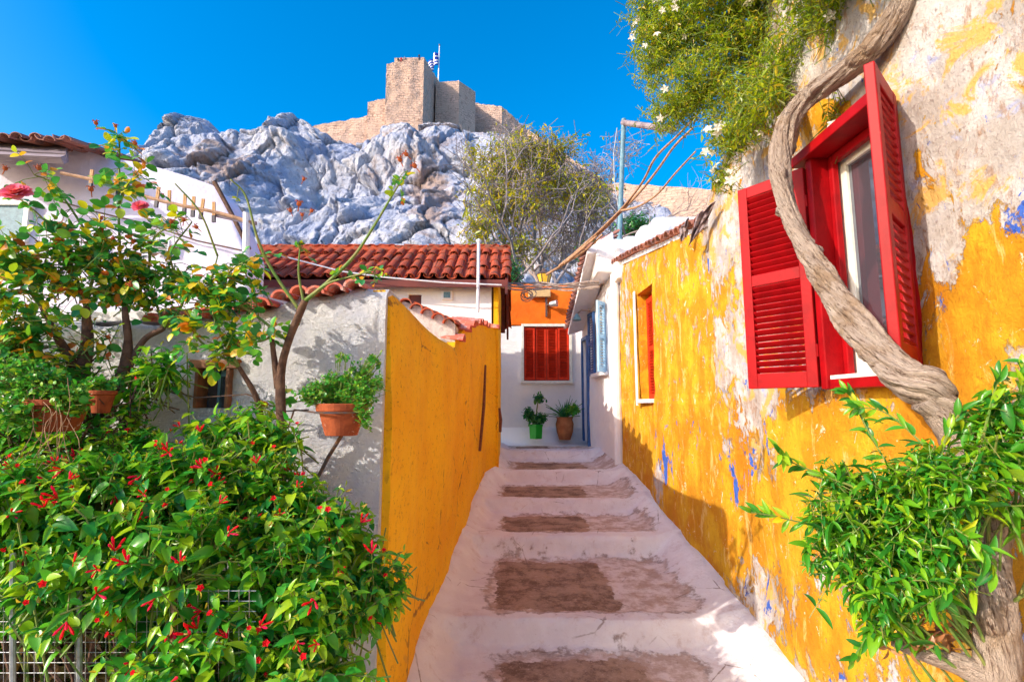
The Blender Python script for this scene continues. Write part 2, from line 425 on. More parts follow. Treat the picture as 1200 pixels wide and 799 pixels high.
def m_rock():
    n = NT('limestone_cliff', .9, .15)
    a = n.noise(.09, 8, .65, .4); c = n.mix(n.ramp(a, .38, .62), (.58, .59, .68), (.38, .43, .60))
    a2 = n.math('ADD', n.noise(.12, 8, .7, .5), n.attr('brown')); c = n.mix(n.math('MULTIPLY', n.ramp(a2, .50, .66), .85), c, (.38, .27, .23))
    a3 = n.noise(.7, 8, .78, .6, None, (1, 1, .5)); c = n.mix(n.math('MULTIPLY', n.ramp(a3, .54, .64), .7), c, (.15, .13, .17))
    n.base(c)
    b = n.bump(n.noise(.30, 9, .62, .3, None, (1, 1, .8)), 2.2, 1)
    b = n.bump(n.noise(1.3, 8, .7, .5, None, (1, 1, .6)), .5, 1, b)
    n.bump(n.voro(.55, 'DISTANCE_TO_EDGE', (1, 1, .5)), .5, .6, b)
    return n.m
M['rock'] = m_rock()
def m_stone(name, c1, c2, sc=1.0, mort=(.30, .22, .18)):
    n = NT(name, .9, .15)
    # courses of rough stone blocks on a wall, worked out from position
    sx = n.sep(0); sy = n.sep(1); sz = n.sep(2)
    cb = n.node('ShaderNodeCombineXYZ'); n.setin(cb, 0, n.math('ADD', sx, sy)); n.setin(cb, 1, sz)
    nz = n.node('ShaderNodeTexNoise'); nz.inputs['Scale'].default_value = .8/sc; n.t.links.new(n.co, nz.inputs[0])
    va = n.node('ShaderNodeVectorMath', operation='ADD'); n.t.links.new(cb.outputs[0], va.inputs[0])
    vs = n.node('ShaderNodeVectorMath', operation='SCALE'); n.t.links.new(nz.outputs['Color'], vs.inputs[0]); vs.inputs['Scale'].default_value = 1.3*sc
    n.t.links.new(vs.outputs[0], va.inputs[1])
    br = n.node('ShaderNodeTexBrick'); n.t.links.new(va.outputs[0], br.inputs['Vector'])
    br.inputs['Scale'].default_value = 1/sc; br.inputs['Color1'].default_value = c1+(1,); br.inputs['Color2'].default_value = c2+(1,)
    br.inputs['Mortar'].default_value = mort+(1,); br.inputs['Mortar Size'].default_value = .05
    br.inputs['Brick Width'].default_value = 1.3; br.inputs['Row Height'].default_value = .7; br.inputs['Bias'].default_value = -.1
    c = n.mix(n.ramp(n.noise(.28/sc, 8, .75), .42, .58), br.outputs['Color'], (.60, .42, .33))
    c = n.mix(n.math('MULTIPLY', n.ramp(n.noise(.9/sc, 8, .8), .52, .64), .75), c, (.26, .15, .12))
    n.base(c)
    n.bump(br.outputs['Fac'], -.12*sc, .9, n.bump(n.noise(1.6/sc, 6, .7), .25*sc, 1))
    return n.m
M['stone'] = m_stone('castle_stone', (.74, .50, .39), (.58, .38, .30))
M['ground'] = m_flat('dry_earth', (.26, .20, .14), .95, (.18, .16, .08), .4, .05, .1)
# ------------------------------------------------------------------ step geometry read from the photo's lines
def tan_at(y): d = ray(600, y); return -d[2]/d[1]
RIS = [(758, 726), (652, 628), (601, 585), (566, 552), (539, 528)]     # (foot, top) of each riser
h = 1.5; YK = []; HK = [h]
for foot, top in RIS:
    Yk = h/tan_at(foot); h = Yk*tan_at(top); YK.append(Yk); HK.append(h)
YEND = h/tan_at(516)
YEND = 9.6
ZK = [EYE-x for x in HK]                # tread heights
YK = [YK[0]-2.4, YK[0]-1.15]+YK; ZK = [ZK[0]-.34, ZK[0]-.17]+ZK
ZTOP = ZK[-1]
print('risers', [round(y, 2) for y in YK], [round(z, 2) for z in ZK])
def ground_h(x, y):
    z = np.full(np.shape(x), -.35); z = z+ss(9, 14, y)*(ZTOP+.3)
    z = z+ss(16, 58, y)*3.0
    return z

# ground: one sheet to the horizon
def make_ground():
    xs = np.concatenate([-np.geomspace(900, 12, 22), np.linspace(-11, 11, 45), np.geomspace(12, 900, 22)])
    ys = np.concatenate([-np.geomspace(900, 6, 18), np.linspace(-5, 60, 90), np.geomspace(62, 1500, 22)])
    X, Y = np.meshgrid(xs, ys); Z = ground_h(X, Y)+.12*fbm(np.stack([X*.3, Y*.3, X*0], -1), 3)
    inal = (X > -1.2) & (X < 1.9) & (Y > -6) & (Y < 10.2)
    Z = np.where(inal, np.minimum(Z, -.7), Z)
    V = np.stack([X, Y, Z], -1).reshape(-1, 3); w = len(xs)
    F = [(j*w+i, j*w+i+1, (j+1)*w+i+1, (j+1)*w+i) for j in range(len(ys)-1) for i in range(w-1)]
    b = MB(); b.add(V, F); o = b.build('ground', M['ground'], smooth=True); o['kind'] = 'structure'
make_ground()

def left_x(y):
    return np.interp(y, [-6, 2.4, 3.5, 5, 6.5, 7.1, 8, 10], [-.66, -.60, -.52, -.44, -.36, -.2, -.22, -.22])

def make_stairs():
    x0, x1 = -.80, 1.75; dx = .017
    xs = np.arange(x0, x1+dx, dx); ys = np.arange(-1.2, 10.0, .017)
    X, Y = np.meshgrid(xs, ys)
    P = np.stack([X*1.3, Y*.4, X*0], -1)
    bow = .06*fbm(np.stack([X*1.6, Y*0+3, X*0], -1), 3, 5)
    Z = np.full(X.shape, ZK[0])
    patch = np.full(X.shape, -.3); dark = np.full(X.shape, -.3); riser = np.zeros(X.shape)
    for k in range(len(YK)):
        zb = ZK[k]
        yk = YK[k]+.07*fbm(np.stack([X*1.4, X*0+k*7.7, X*0], -1), 3, k)
        w = .024
        s = ss(-w, w*1.2, Y-yk)
        Z = Z+s*(ZK[k+1]-zb)
        Z = Z+.012*np.exp(-((Y-yk+.035)/.03)**2)                   # soft fillet of paint at the foot
        riser = np.maximum(riser, np.exp(-((Y-yk)/.05)**2))
    # tread patches: pixel rectangles -> world rectangles
    rects = [((572, 826), (585, 752), (765, 830)), ((570, 792), (582, 708), (655, 716)), ((588, 757), (590, 684), (603, 622.5)),
             ((586, 736), (590, 682), (568, 582)), ((596, 722), (604, 684), (541, 549.5)), ((598, 712), (604, 640), (517.5, 525.5))]
    def sdf(xa, xb, ya, yb, r):
        cx, cy = (xa+xb)/2, (ya+yb)/2; qx = np.abs(X-cx)-(xb-xa)/2+r; qy = np.abs(Y-cy)-(yb-ya)/2+r
        return -(np.minimum(np.maximum(qx, qy), 0)+np.hypot(np.maximum(qx, 0), np.maximum(qy, 0))-r)
    for j, (w_, d_, yy) in enumerate(rects):
        hk = HK[j]
        ya = hk/tan_at(yy[1]); yb = hk/tan_at(yy[0]); ym = (ya+yb)/2
        xa = (w_[0]-600)/600*ya; xb = (w_[1]-600)/600*(ya*.6+yb*.4)
        patch = np.maximum(patch, sdf(xa, xb, ya, yb, .14))
        xa = (d_[0]-600)/600*ym; xb = (d_[1]-600)/600*ym
        dark = np.maximum(dark, sdf(xa, xb, ya+.03, yb-.07, .05))
    # banked whitewash rising to the walls at either side
    lx = left_x(Y); dl = X-lx; dr = 1.5-X
    base = np.interp(Y, YK, [(a+b)/2 for a, b in zip(ZK[:-1], ZK[1:])])+.055
    wl = .06+.03*fbm(np.stack([Y*.7, Y*0, X*0], -1), 2, 3); wr = .10+.06*fbm(np.stack([Y*.6, Y*0+9, X*0], -1), 3, 4)
    fl = 1-ss(.02, 1, dl/(wl+.16)); fr = 1-ss(.02, 1, dr/(wr+.22))
    k = np.maximum(fl, fr)
    Z = Z*(1-k)+np.maximum(base+.06*k, Z+.05*k)*k
    Z = Z+.016*fbm(np.stack([X*2.2, Y*2.2, X*0], -1), 4, 11)+.006*fbm(np.stack([X*11, Y*11, X*0], -1), 3, 12)
    Z = Z-.006*ss(-.02, .03, patch)
    V = np.stack([X, Y, Z], -1).reshape(-1, 3); w = len(xs); hgt = len(ys)
    idx = np.arange(w*hgt).reshape(hgt, w)
    F = np.stack([idx[:-1, :-1], idx[:-1, 1:], idx[1:, 1:], idx[1:, :-1]], -1).reshape(-1, 4)
    b = MB(); b.v.append(V); b.f = [tuple(int(q) for q in f) for f in F]; b.mi = [0]*len(F); b.n = len(V)
    o = b.build('stepped_path', M['stairs'], smooth=True); o['kind'] = 'structure'
    for nm, A in (('patch', patch), ('dark', dark), ('riser', riser)):
        at = o.data.attributes.new(nm, 'FLOAT', 'POINT'); at.data.foreach_set('value', A.reshape(-1).astype(np.float32))
make_stairs()

# ------------------------------------------------------------------ wall builder
def wall(name, mat, parent, path, nrm, us, z0, zs, top, thick=.3, amp=.02, holes=(), dz=.12, kz=8, attr=None, seed=0, fs=1.5, fine=.004, org=None, lean=None):
    us = sorted(set([round(float(u), 4) for u in us]+[h_[i] for h_ in holes for i in (0, 1)]))
    zl = sorted(set([round(float(z), 4) for z in np.arange(z0, zs, dz)]+[zs]+[h_[i] for h_ in holes for i in (2, 3)]))
    nu = len(us); nz = len(zl)+kz
    Fr = np.zeros((nu, nz, 3)); Bk = np.zeros((nu, nz, 3))
    for i, u in enumerate(us):
        t = top(u); zz = list(zl)+[zs+(t-zs)*(k+1)/kz for k in range(kz)]
        px, py = path(u); nx, ny = nrm(u)
        for j, z in enumerate(zz):
            Fr[i, j] = (px, py, z); Bk[i, j] = (px-nx*thick, py-ny*thick, z)
        N_ = (nx, ny)
    N2 = np.array([[nrm(u)[0], nrm(u)[1], 0] for u in us])[:, None, :]
    d = amp*fbm(Fr*fs, 4, seed)+fine*fbm(Fr*11, 3, seed+5)
    Fr = Fr+N2*d[..., None]
    # round off the top edge
    Fr[:, -1] -= N2[:, 0]*min(.05, thick*.3); Fr[:, -2] -= N2[:, 0]*.01
    keep = np.zeros((nu-1, nz-1), bool)
    for i in range(nu-1):
        for j in range(nz-1):
            u = (us[i]+us[i+1])/2; z = (Fr[i, j, 2]+Fr[i, j+1, 2])/2
            keep[i, j] = not any(a < u < b and c < z < e for a, b, c, e in holes)
    V = np.concatenate([Fr.reshape(-1, 3), Bk.reshape(-1, 3), Fr.reshape(-1, 3)]); n = nu*nz
    idx = lambda i, j: i*nz+j
    F = []; sm = []
    c0 = Fr[0, 0]; c1 = Fr[1, 0]; tdir = c1-c0; nn = N2[0, 0]
    flip = (tdir[0]*nn[1]-tdir[1]*nn[0]) > 0       # normal orientation
    def addf(f, s): F.append(tuple(f[::-1]) if flip else tuple(f)); sm.append(s)
    for i in range(nu-1):
        for j in range(nz-1):
            if not keep[i, j]: continue
            a, b, c, e = idx(i, j), idx(i+1, j), idx(i+1, j+1), idx(i, j+1)
            addf((a, b, c, e), True); addf((a+n, e+n, c+n, b+n), False)
            for (p, q, ii, jj) in ((a, b, i, j-1), (b, c, i+1, j), (c, e, i, j+1), (e, a, i-1, j)):
                if not (0 <= ii < nu-1 and 0 <= jj < nz-1) or not keep[ii, jj]:
                    addf((q+2*n, p+2*n, p+n, q+n), False)
    b_ = MB(); b_.v.append(V); b_.f = F; b_.mi = [0]*len(F); b_.n = len(V)
    o = b_.build(name, mat, parent, org=org)
    o.data.polygons.foreach_set('use_smooth', sm)
    if attr:
        for nm, A in attr(V).items():
            at = o.data.attributes.new(nm, 'FLOAT', 'POINT'); at.data.foreach_set('value', np.asarray(A, np.float32))
    return o

# ------------------------------------------------------------------ roof tiles
def tiles(mb, o, e, s, ncol, nrow, pitch, length, r=None, seed=1, jit=.006, skip=0.0):
    """rows of half-round cover tiles; o = eave corner, e = unit along the eave, s = unit up the slope"""
    rd = random.Random(seed); r = r or pitch*.42
    o, e, s = Vector(o), Vector(e).normalized(), Vector(s).normalized(); nn = e.cross(s).normalized()
    if nn.z < 0: nn = -nn
    for i in range(ncol):
        for kind in (0, 1):
            for j in range(nrow):
                if rd.random() < skip: continue
                c = o+e*(pitch*(i+(.5 if kind else 0))+rd.uniform(-jit, jit))+s*(j*length*.82+rd.uniform(-jit, jit)*2)+nn*(rd.uniform(-jit, jit)+(.0 if kind else -.0))
                V = []; seg = 7; L = length
                tilt = rd.uniform(-.03, .03)
                for q, (tt, rr, up) in enumerate(((0, r, .022), (1, r*.82, 0.0))):
                    for lay in (0, .011):
                        for k in range(seg+1):
                            an = math.pi*k/seg; sg = 1 if kind else -1
                            rr2 = rr-lay
                            p = c+s*(tt*L)+e*(math.cos(an)*rr2+tilt*tt*L)+nn*(sg*math.sin(an)*rr2*.75+up+(0 if kind else r*.45))
                            V.append(tuple(p))
                w = seg+1; F = []
                for k in range(seg):
                    F.append((k, k+1, 2*w+k+1, 2*w+k)); F.append((w+k, 3*w+k, 3*w+k+1, w+k+1))
                    F.append((k, w+k, w+k+1, k+1)); F.append((2*w+k, 2*w+k+1, 3*w+k+1, 3*w+k))
                F += [(0, 2*w, 3*w, w), (seg, w+seg, 3*w+seg, 2*w+seg)]
                mb.add(V, F)

# louvered shutter in a frame: a = lower corner at the hinge, ud = unit towards the free edge, zt = top
def shutter(parent, name, a, ud, w, z0, z1, mat, thick=.035, stile=.05, rails=(0, .5, 1), nsl=26, label=None, out=None, tilt=1):
    a = Vector(a); ud = Vector(ud).normalized(); nd = Vector((ud.y, -ud.x, 0)) if out is None else Vector(out).normalized()
    Mx = Matrix((ud, nd, Vector((0, 0, 1)))).transposed()
    fr = MB(); H_ = z1-z0
    for c in (stile/2, w-stile/2): fr.box(a+ud*c+Vector((0, 0, H_/2)), (stile, thick, H_), M=Mx)
    cuts = []
    for i, rr in enumerate(rails):
        hh = stile*1.5 if rr in (0,) else stile*1.2
        zc = hh/2 if rr == 0 else (H_-hh/2 if rr == 1 else rr*H_)
        fr.box(a+ud*(w/2)+Vector((0, 0, zc)), (w-2*stile+.002, thick*.92, hh), M=Mx); cuts.append((zc-hh/2, zc+hh/2))
    o = fr.build(name, mat, parent, bevel=.004)
    if label: o['label'] = label
    sl = MB(); tot = H_
    for (c0, c1) in zip(cuts[:-1], cuts[1:]):
        g0, g1 = c0[1], c1[0]; n = max(3, int(round(nsl*(g1-g0)/tot)))
        for k in range(n):
            zc = g0+(k+.5)*(g1-g0)/n
            d = (g1-g0)/n
            Rm = Mx @ Matrix.Rotation(R(42*tilt), 3, 'X')
            sl.box(a+ud*(w/2)+Vector((0, 0, zc)), (w-2*stile+.004, thick*.95, .007), M=Rm)
    s = sl.build('slats', mat, o)
    return o

def halftile(mb, p, q, r, seg=8, t=.012):
    """one half-round cover tile lying from p to q"""
    p, q = Vector(p), Vector(q); d = (q-p).normalized(); s = d.cross(Vector((0, 0, 1))).normalized(); n = s.cross(d)
    V = []
    for c, rr in ((p, r), (q, r*.85)):
        for r2 in (rr, rr-t):
            for k in range(seg+1):
                a = math.pi*k/seg; V.append(tuple(c+s*math.cos(a)*r2+n*math.sin(a)*r2*.85))
    w = seg+1; F = []
    for k in range(seg): F += [(k, k+1, 2*w+k+1, 2*w+k), (w+k, 3*w+k, 3*w+k+1, w+k+1), (k, w+k, w+k+1, k+1), (2*w+k, 2*w+k+1, 3*w+k+1, 3*w+k)]
    F += [(0, 2*w, 3*w, w), (seg, w+seg, 3*w+seg, 2*w+seg)]
    mb.add(V, F)
# ================================================================== the weathered yellow house on the right
WX = 1.5
yh = thing('weathered_house', 'old house with peeling yellow plaster and red shutters to the right of the steps', 'house', (WX, 2, 0))
BY = [(1140, 90, 30, 50, .08), (1175, 20, 30, 40, .10), (1090, 150, 14, 60, .06), (1158, 350, 52, 86, .30), (1100, 300, 22, 60, .03), (855, 345, 22, 38, .16), (780, 345, 60, 40, .10), (800, 440, 75, 70, .16),
      (742, 420, 18, 90, .10), (765, 540, 50, 60, .20), (850, 600, 70, 70, .18), (1000, 520, 60, 40, .16), (930, 500, 50, 30, .13),
      (1100, 470, 60, 50, .18), (1040, 620, 110, 120, .08), (1150, 700, 90, 120, .08), (960, 700, 60, 60, .06), (920, 600, 50, 60, .12),
      (1075, 240, 14, 80, .05), (905, 190, 30, 25, .08), (960, 130, 40, 22, .22), (720, 480, 12, 60, .16), (800, 290, 50, 30, .12), (845, 480, 25, 30, .10)]
WYn = [(1112, 300, 16, 60, .16), (1190, 180, 30, 60, .06), (985, 660, 30, 40, .10), (905, 560, 16, 40, .08), (885, 400, 30, 190, .16), (840, 280, 20, 40, .12), (848, 430, 16, 90, .10), (1130, 130, 100, 130, .05), (1185, 200, 30, 60, .05), (940, 60, 60, 50, .15),
       (905, 690, 40, 45, .10), (772, 560, 8, 34, .34), (1000, 690, 50, 50, .03), (1075, 30, 80, 60, .2), (1195, 560, 20, 70, .12), (783, 450, 8, 60, .05), (735, 400, 6, 60, .12)]
BB = [(864, 575, 14, 40, .18), (884, 530, 10, 20, .10), (781, 545, 7, 34, .18), (795, 500, 30, 60, .06), (1195, 600, 24, 60, .14), (1112, 345, 14, 60, .11), (905, 700, 30, 60, .07),
      (870, 520, 40, 40, .04), (1170, 270, 40, 40, .06), (920, 590, 14, 24, .08), (730, 520, 10, 30, .05), (1080, 190, 12, 90, .05)]
def peel_attr(V):
    px, py = proj(V); behind = V[:, 1] < .35
    yb = np.full(len(V), -.055); bb = np.full(len(V), -.035)
    # near the foot of the wall more of the yellow coat is left
    yb += .06*(1-ss(1.0, 1.9, V[:, 2]))
    for L_, s_, A in ((BY, 1, yb), (WYn, -1, yb), (BB, 1, bb)):
        for x, y, rx, ry, w in L_:
            A += s_*w*np.where(behind, 0, np.exp(-(((px-x)/rx)**2+((py-y)/ry)**2)))
    return {'yel': yb, 'blu': bb}
WIN = (1.90, 2.33, EYE+.10, EYE+1.17)
def top_near(u): return float(np.interp(u, [-3, 1.8, 2.6, 3.2, 3.5, 3.8], [EYE+3.4, EYE+3.2, EYE+2.6, EYE+2.0, EYE+1.72, EYE+1.55]))+.02*math.sin(u*9)
wall('wall', M['peel'], yh, lambda u: (WX, u), lambda u: (-1, 0), np.arange(-2.6, 3.801, .05), -.7, EYE+1.45, top_near, .35, .05, [WIN], dz=.05, kz=20, attr=peel_attr, seed=3, fine=.008)
SW = (5.50, 6.12, EYE+.05, EYE+1.32)
def top_wing(u):
    p = np.interp(u, [3.8, 4.4, 5.2, 6.2, 7.2], [0, 0, 0, 0, 0])
    return float(np.interp(u, [3.8, 4.3, 5.0, 6.0, 7.0, 7.2], [aX(832, 256, WX).z, aX(808, 264, WX).z, aX(780, 277, WX).z, aX(750, 290, WX).z, aX(729, 301, WX).z, aX(727, 303, WX).z]))
wall('wing_wall', M['peel'], yh, lambda u: (WX+.03, u), lambda u: (-1, 0), np.arange(3.80, 7.201, .05), -.5, EYE+1.36, top_wing, .30, .05, [SW], dz=.05, kz=6, attr=peel_attr, seed=8, fine=.008)
# roof slab over the wing with broken tile edge
rt = MB()
for k in range(26):
    u = 3.86+k*.128; z = top_wing(u)
    halftile(rt, (WX-.05-.03*random.random(), u, z-.01), (WX+.4, u+.02, z+.07), .058+.012*random.random())
rt.build('roof_tiles', M['tile_old'], yh)
rb = MB(); rb.add([(WX+.02, 3.8, top_wing(3.8)+.05), (WX+.02, 7.2, top_wing(7.2)+.02), (WX+3, 7.2, top_wing(7.2)+.5), (WX+3, 3.8, top_wing(3.8)+.5),
                   (WX+.02, 3.8, top_wing(3.8)-.03), (WX+.02, 7.2, top_wing(7.2)-.03), (WX+3, 7.2, top_wing(7.2)+.4), (WX+3, 3.8, top_wing(3.8)+.4)],
                  [(0, 1, 2, 3), (4, 7, 6, 5), (0, 4, 5, 1), (1, 5, 6, 2), (2, 6, 7, 3), (3, 7, 4, 0)])
rb.build('roof_slab', M['white'], yh)
# sheets hanging off the roof corner, thick crumpled metal flashing
fl = MB()
P = [aX(842, 236, 1.40), aX(826, 262, 1.40), aX(822, 250, 1.42), aX(806, 270, 1.40), aX(796, 262, 1.42), aX(800, 284, 1.40)]
def sheet(mb, A, B, C, D, n=8, amp=.02, th=.006):
    A, B, C, D = map(Vector, (A, B, C, D)); V = []; nn = (B-A).cross(D-A).normalized()
    for sgn in (0, 1):
        for i in range(n+1):
            for j in range(n+1):
                u, v = i/n, j/n; p = A*(1-u)*(1-v)+B*u*(1-v)+C*u*v+D*(1-u)*v
                p = p+nn*(amp*mnoise.noise(Vector((u*3+A.x*7, v*3, 1)))+sgn*th); V.append(tuple(p))
    w = n+1; F = [(i*w+j, (i+1)*w+j, (i+1)*w+j+1, i*w+j+1) for i in range(n) for j in range(n)]
    N0 = w*w; F += [tuple(N0+q for q in f[::-1]) for f in F]
    for i in range(n):
        F += [(i*w, i*w+N0, (i+1)*w+N0, (i+1)*w), (i*w+n, (i+1)*w+n, (i+1)*w+n+N0, i*w+n+N0), (i, i+1, i+1+N0, i+N0), (n*w+i, n*w+i+N0, n*w+i+1+N0, n*w+i+1)]
    mb.add(V, F)
sheet(fl, aX(838, 236, 1.42), aX(818, 250, 1.38), aX(806, 290, 1.40), aX(828, 262, 1.46), amp=.08)
sheet(fl, aX(808, 254, 1.42), aX(796, 268, 1.38), aX(798, 286, 1.40), aX(806, 272, 1.46), amp=.06)
tag(fl.build('roof_flashing', M['woodgrey'], org=(1.42, 3.9, 3.0)), 'crumpled grey sheet hanging from the broken eave at the corner of the yellow house', 'flashing')

# shuttered window: protruding red case, white sash, dark pane
Y0, Y1, Z0, Z1 = WIN
wf = MB(); XF = 1.42; pr = WX+.10
def bx(mb, x0, x1, y0, y1, z0, z1): mb.box(((x0+x1)/2, (y0+y1)/2, (z0+z1)/2), (abs(x1-x0), abs(y1-y0), abs(z1-z0)))
bx(wf, XF-.03, pr, Y0-.032, Y1+.10, Z1-.005, Z1+.045)      # hood board
bx(wf, XF, pr, Y1-.015, Y1+.03, Z0-.03, Z1-.006)         # far jamb
bx(wf, XF+.03, pr, Y0-.03, Y0+.015, Z0-.03, Z1-.006)         # near jamb
bx(wf, XF+.01, pr, Y0+.017, Y1-.017, Z0-.03, Z0+.012)      # bottom rail
bx(wf, WX+.0, WX+.03, Y0+.017, Y0+.05, Z0+.014, Z1-.008); bx(wf, WX+.0, WX+.03, Y1-.05, Y1-.017, Z0+.014, Z1-.008)
bx(wf, WX+.0, WX+.03, Y0+.052, Y1-.052, Z1-.05, Z1-.008)
wobj = wf.build('window', M['red'], yh, bevel=.005)
sa = MB(); xs0, xs1 = WX+.045, WX+.085
a0, a1, b0, b1 = Y0+.018, Y1-.018, Z0+.016, Z1-.012
for (p, q, r_, t) in ((a0, a0+.055, b0, b1), (a1-.055, a1, b0, b1), (a0+.057, a1-.057, b0, b0+.075), (a0+.057, a1-.057, b1-.06, b1)):
    bx(sa, xs0, xs1, p, q, r_, t)
sa.build('sash', M['wframe'], wobj, bevel=.004)
sp_ = MB(); bx(sp_, XF+.015, WX+.044, Y0+.02, Y1-.02, Z0+.013, Z0+.03); sp_.build('sill', M['wframe'], wobj)
gl = MB(); bx(gl, WX+.06, WX+.066, a0+.05, a1-.05, b0+.07, b1-.055); gl.build('pane', M['glass'], wobj)
ro = MB(); bx(ro, WX+.36, WX+.40, Y0-.2, Y1+.2, Z0-.2, Z1+.2); ro.build('room_back', M['dark'], wobj)
ph = R(35); shutter(yh, 'shutter', (XF, Y1+.035, Z0-.02), (-math.sin(ph), math.cos(ph), 0), .34, Z0-.02, Z1-.03, M['red'], nsl=34, tilt=-1,
                    label='far louvred shutter standing open in full sun', rails=(0, .52, 1))
ph = R(48); shutter(yh, 'shutter', (XF+.05, Y0-.045, Z0+.03), (-math.sin(ph), -math.cos(ph), 0), .31, Z0+.03, Z1+.01, M['red'], nsl=30,
                    label='near louvred shutter swung out, seen edge on', rails=(0, .52, 1), thick=.034)
# hinges
for z in (Z0+.15, Z1-.2):
    hg = MB(); hg.tube([(XF-.006, Y1+.032, z-.03), (XF-.006, Y1+.032, z+.03)], .008, 8); hg.build('hinge', M['red'], yh)

# small deep window in the wing
s0, s1, t0, t1 = SW
sw = MB(); X_ = WX+.16
for (p, q, r_, t) in ((s0+.004, s0+.05, t0+.004, t1-.004), (s1-.05, s1-.004, t0+.004, t1-.004), (s0+.052, s1-.052, t0+.004, t0+.05), (s0+.052, s1-.052, t1-.05, t1-.004)): bx(sw, X_, X_+.04, p, q, r_, t)
so = sw.build('window', M['red2'], yh)
shutter(yh, 'shutter', (X_-.02, s1-.02, t0), (0, -1, 0), .30, t0+.03, t1-.03, M['red2'], nsl=36, label='narrow closed louvred shutter deep in the small window')
shutter(yh, 'shutter', (X_-.02, s0+.02, t0), (0, 1, 0), .285, t0+.03, t1-.03, M['red2'], nsl=36, label='second narrow louvred shutter deep in the small window')
si = MB(); bx(si, WX-.03, X_, s0+.004, s1-.004, t0-.03, t0+.012); bx(si, WX-.012, WX+.0, s1+.0, s1+.07, t0-.06, t1+.05); si.build('sill', M['white'], yh)

# ================================================================== whitewashed house beyond it
wh = thing('whitewashed_house', 'white house with blue door and blue shutters beyond the yellow wall, tiled eave', 'house', (1.5, 8.4, .8))
WP = lambda u: (float(np.interp(u, [7.2, 9.7], [1.47, 1.30])), u)
WNn = Vector((-2.5, -.17, 0)).normalized(); WN = lambda u: (WNn.x, WNn.y)
def wpt(px, py):   # point of that wall behind a pixel
    d = ray(px, py); k = (1.47+.17/2.5*7.2)/(d[0]+.17/2.5*d[1]); return Vector((d[0]*k, d[1]*k, EYE+d[2]*k))
D0 = (9.05, 9.45, EYE-.80, EYE+1.16)
W1 = (7.72, 8.42, EYE+.50, EYE+1.55)
zt = lambda u: float(np.interp(u, [7.2, 7.6, 9.7], [wpt(722, 278).z+.02, EYE+2.0, EYE+1.42]))
wall('wall', M['white_clean'], wh, WP, WN, np.arange(7.2, 9.71, .08), ZTOP-.5, EYE+1.30 if False else EYE+1.56, lambda u: max(zt(u), EYE+1.60), .3, .035, [D0, W1], dz=.1, kz=5, seed=21)
# thick rounded buttress at the near corner
bt = MB()
q0 = aY(697, 283, 7.25); q1 = aY(731, 275, 7.25)
bt.box((1.47, 7.19, EYE+.55), (.12, .08, 3.4)); bt.box((1.46, 7.5, EYE+2.12), (.50, .75, .50))
bt.box((1.9, 8.0, EYE+2.0), (.9, 2.2, .55))
bt.build('parapet', M['white_clean'], wh, bevel=.05)
# white roof humps behind the yellow wing
hb = MB()
for (px, py, Y, r) in ((765, 272, 7.6, .30), (745, 285, 7.4, .25)):
    p = aY(px, py, Y); hb.box((p.x, p.y, p.z-.22), (.5, .5, .55))
p = aY(800, 262, 8.0); hb.box((p.x+.3, p.y, p.z-.25), (1.7, .5, .6))
hb.build('chimney_block', M['stucco'], wh, bevel=.09)
# sloping eave: slab with soffit, tile ends along its edge
e0 = Vector((1.08, 7.15, EYE+2.14)); e1 = Vector((1.03, 9.35, EYE+1.26)); i0 = Vector((1.47, 7.15, EYE+2.22)); i1 = Vector((1.36, 9.35, EYE+1.36))
ev = MB(); up = Vector((0, 0, .09))
ev.add([tuple(v) for v in (e0, e1, i1, i0, e0+up, e1+up, i1+up*3, i0+up*3)], [(0, 1, 2, 3), (7, 6, 5, 4), (0, 4, 5, 1), (1, 5, 6, 2), (2, 6, 7, 3), (3, 7, 4, 0)])
ev.build('eave', M['white'], wh, bevel=.02)
te = MB()
n = 20
for k in range(n):
    t = (k+.5)/n; p = e0.lerp(e1, t)+Vector((0, 0, .125)); q = i0.lerp(i1, t)+Vector((.1, 0, .30))
    halftile(te, tuple(p+Vector((-.05-.02*random.random(), 0, -.035))), tuple(q), .056)
te.build('eave_tiles', M['tile_old'], wh)
# door
dr = MB()
y0, y1, z0, z1 = D0
def onw(u, off=0): x, y = WP(u); return Vector((x+WNn.x*off, y+WNn.y*off, 0))
def wbox(mb, u0, u1, z0, z1, o0, o1):
    Vs = [onw(u, o)+Vector((0, 0, z)) for u in (u0, u1) for o in (o0, o1) for z in (z0, z1)]
    mb.add([tuple(v) for v in Vs], [(0, 1, 3, 2), (4, 6, 7, 5), (0, 4, 5, 1), (2, 3, 7, 6), (0, 2, 6, 4), (1, 5, 7, 3)])
wbox(dr, y0+.005, y1-.005, z0, z1-.004, -.10, -.05)
for z_ in np.linspace(z0+.1, z1-.55, 3): wbox(dr, y0+.07, y1-.07, z_, z_+.42, -.049, -.035)
dob = dr.build('door', M['blue'], wh, bevel=.004)
df = MB(); wbox(df, y0-.06, y0-.001, z0, z1+.06, -.02, .03); wbox(df, y1+.001, y1+.06, z0, z1+.06, -.02, .03); wbox(df, y0, y1, z1, z1+.06, -.02, .03)
df.build('door_frame', M['blue'], dob)
hd = MB(); c = onw(y0+.09, -.02)+Vector((0, 0, z0+.95)); hd.lathe(c, [(.004, -.02), (.02, -.012), (.02, .012), (.004, .02)], 10); hd.build('handle', M['steel'], dob)
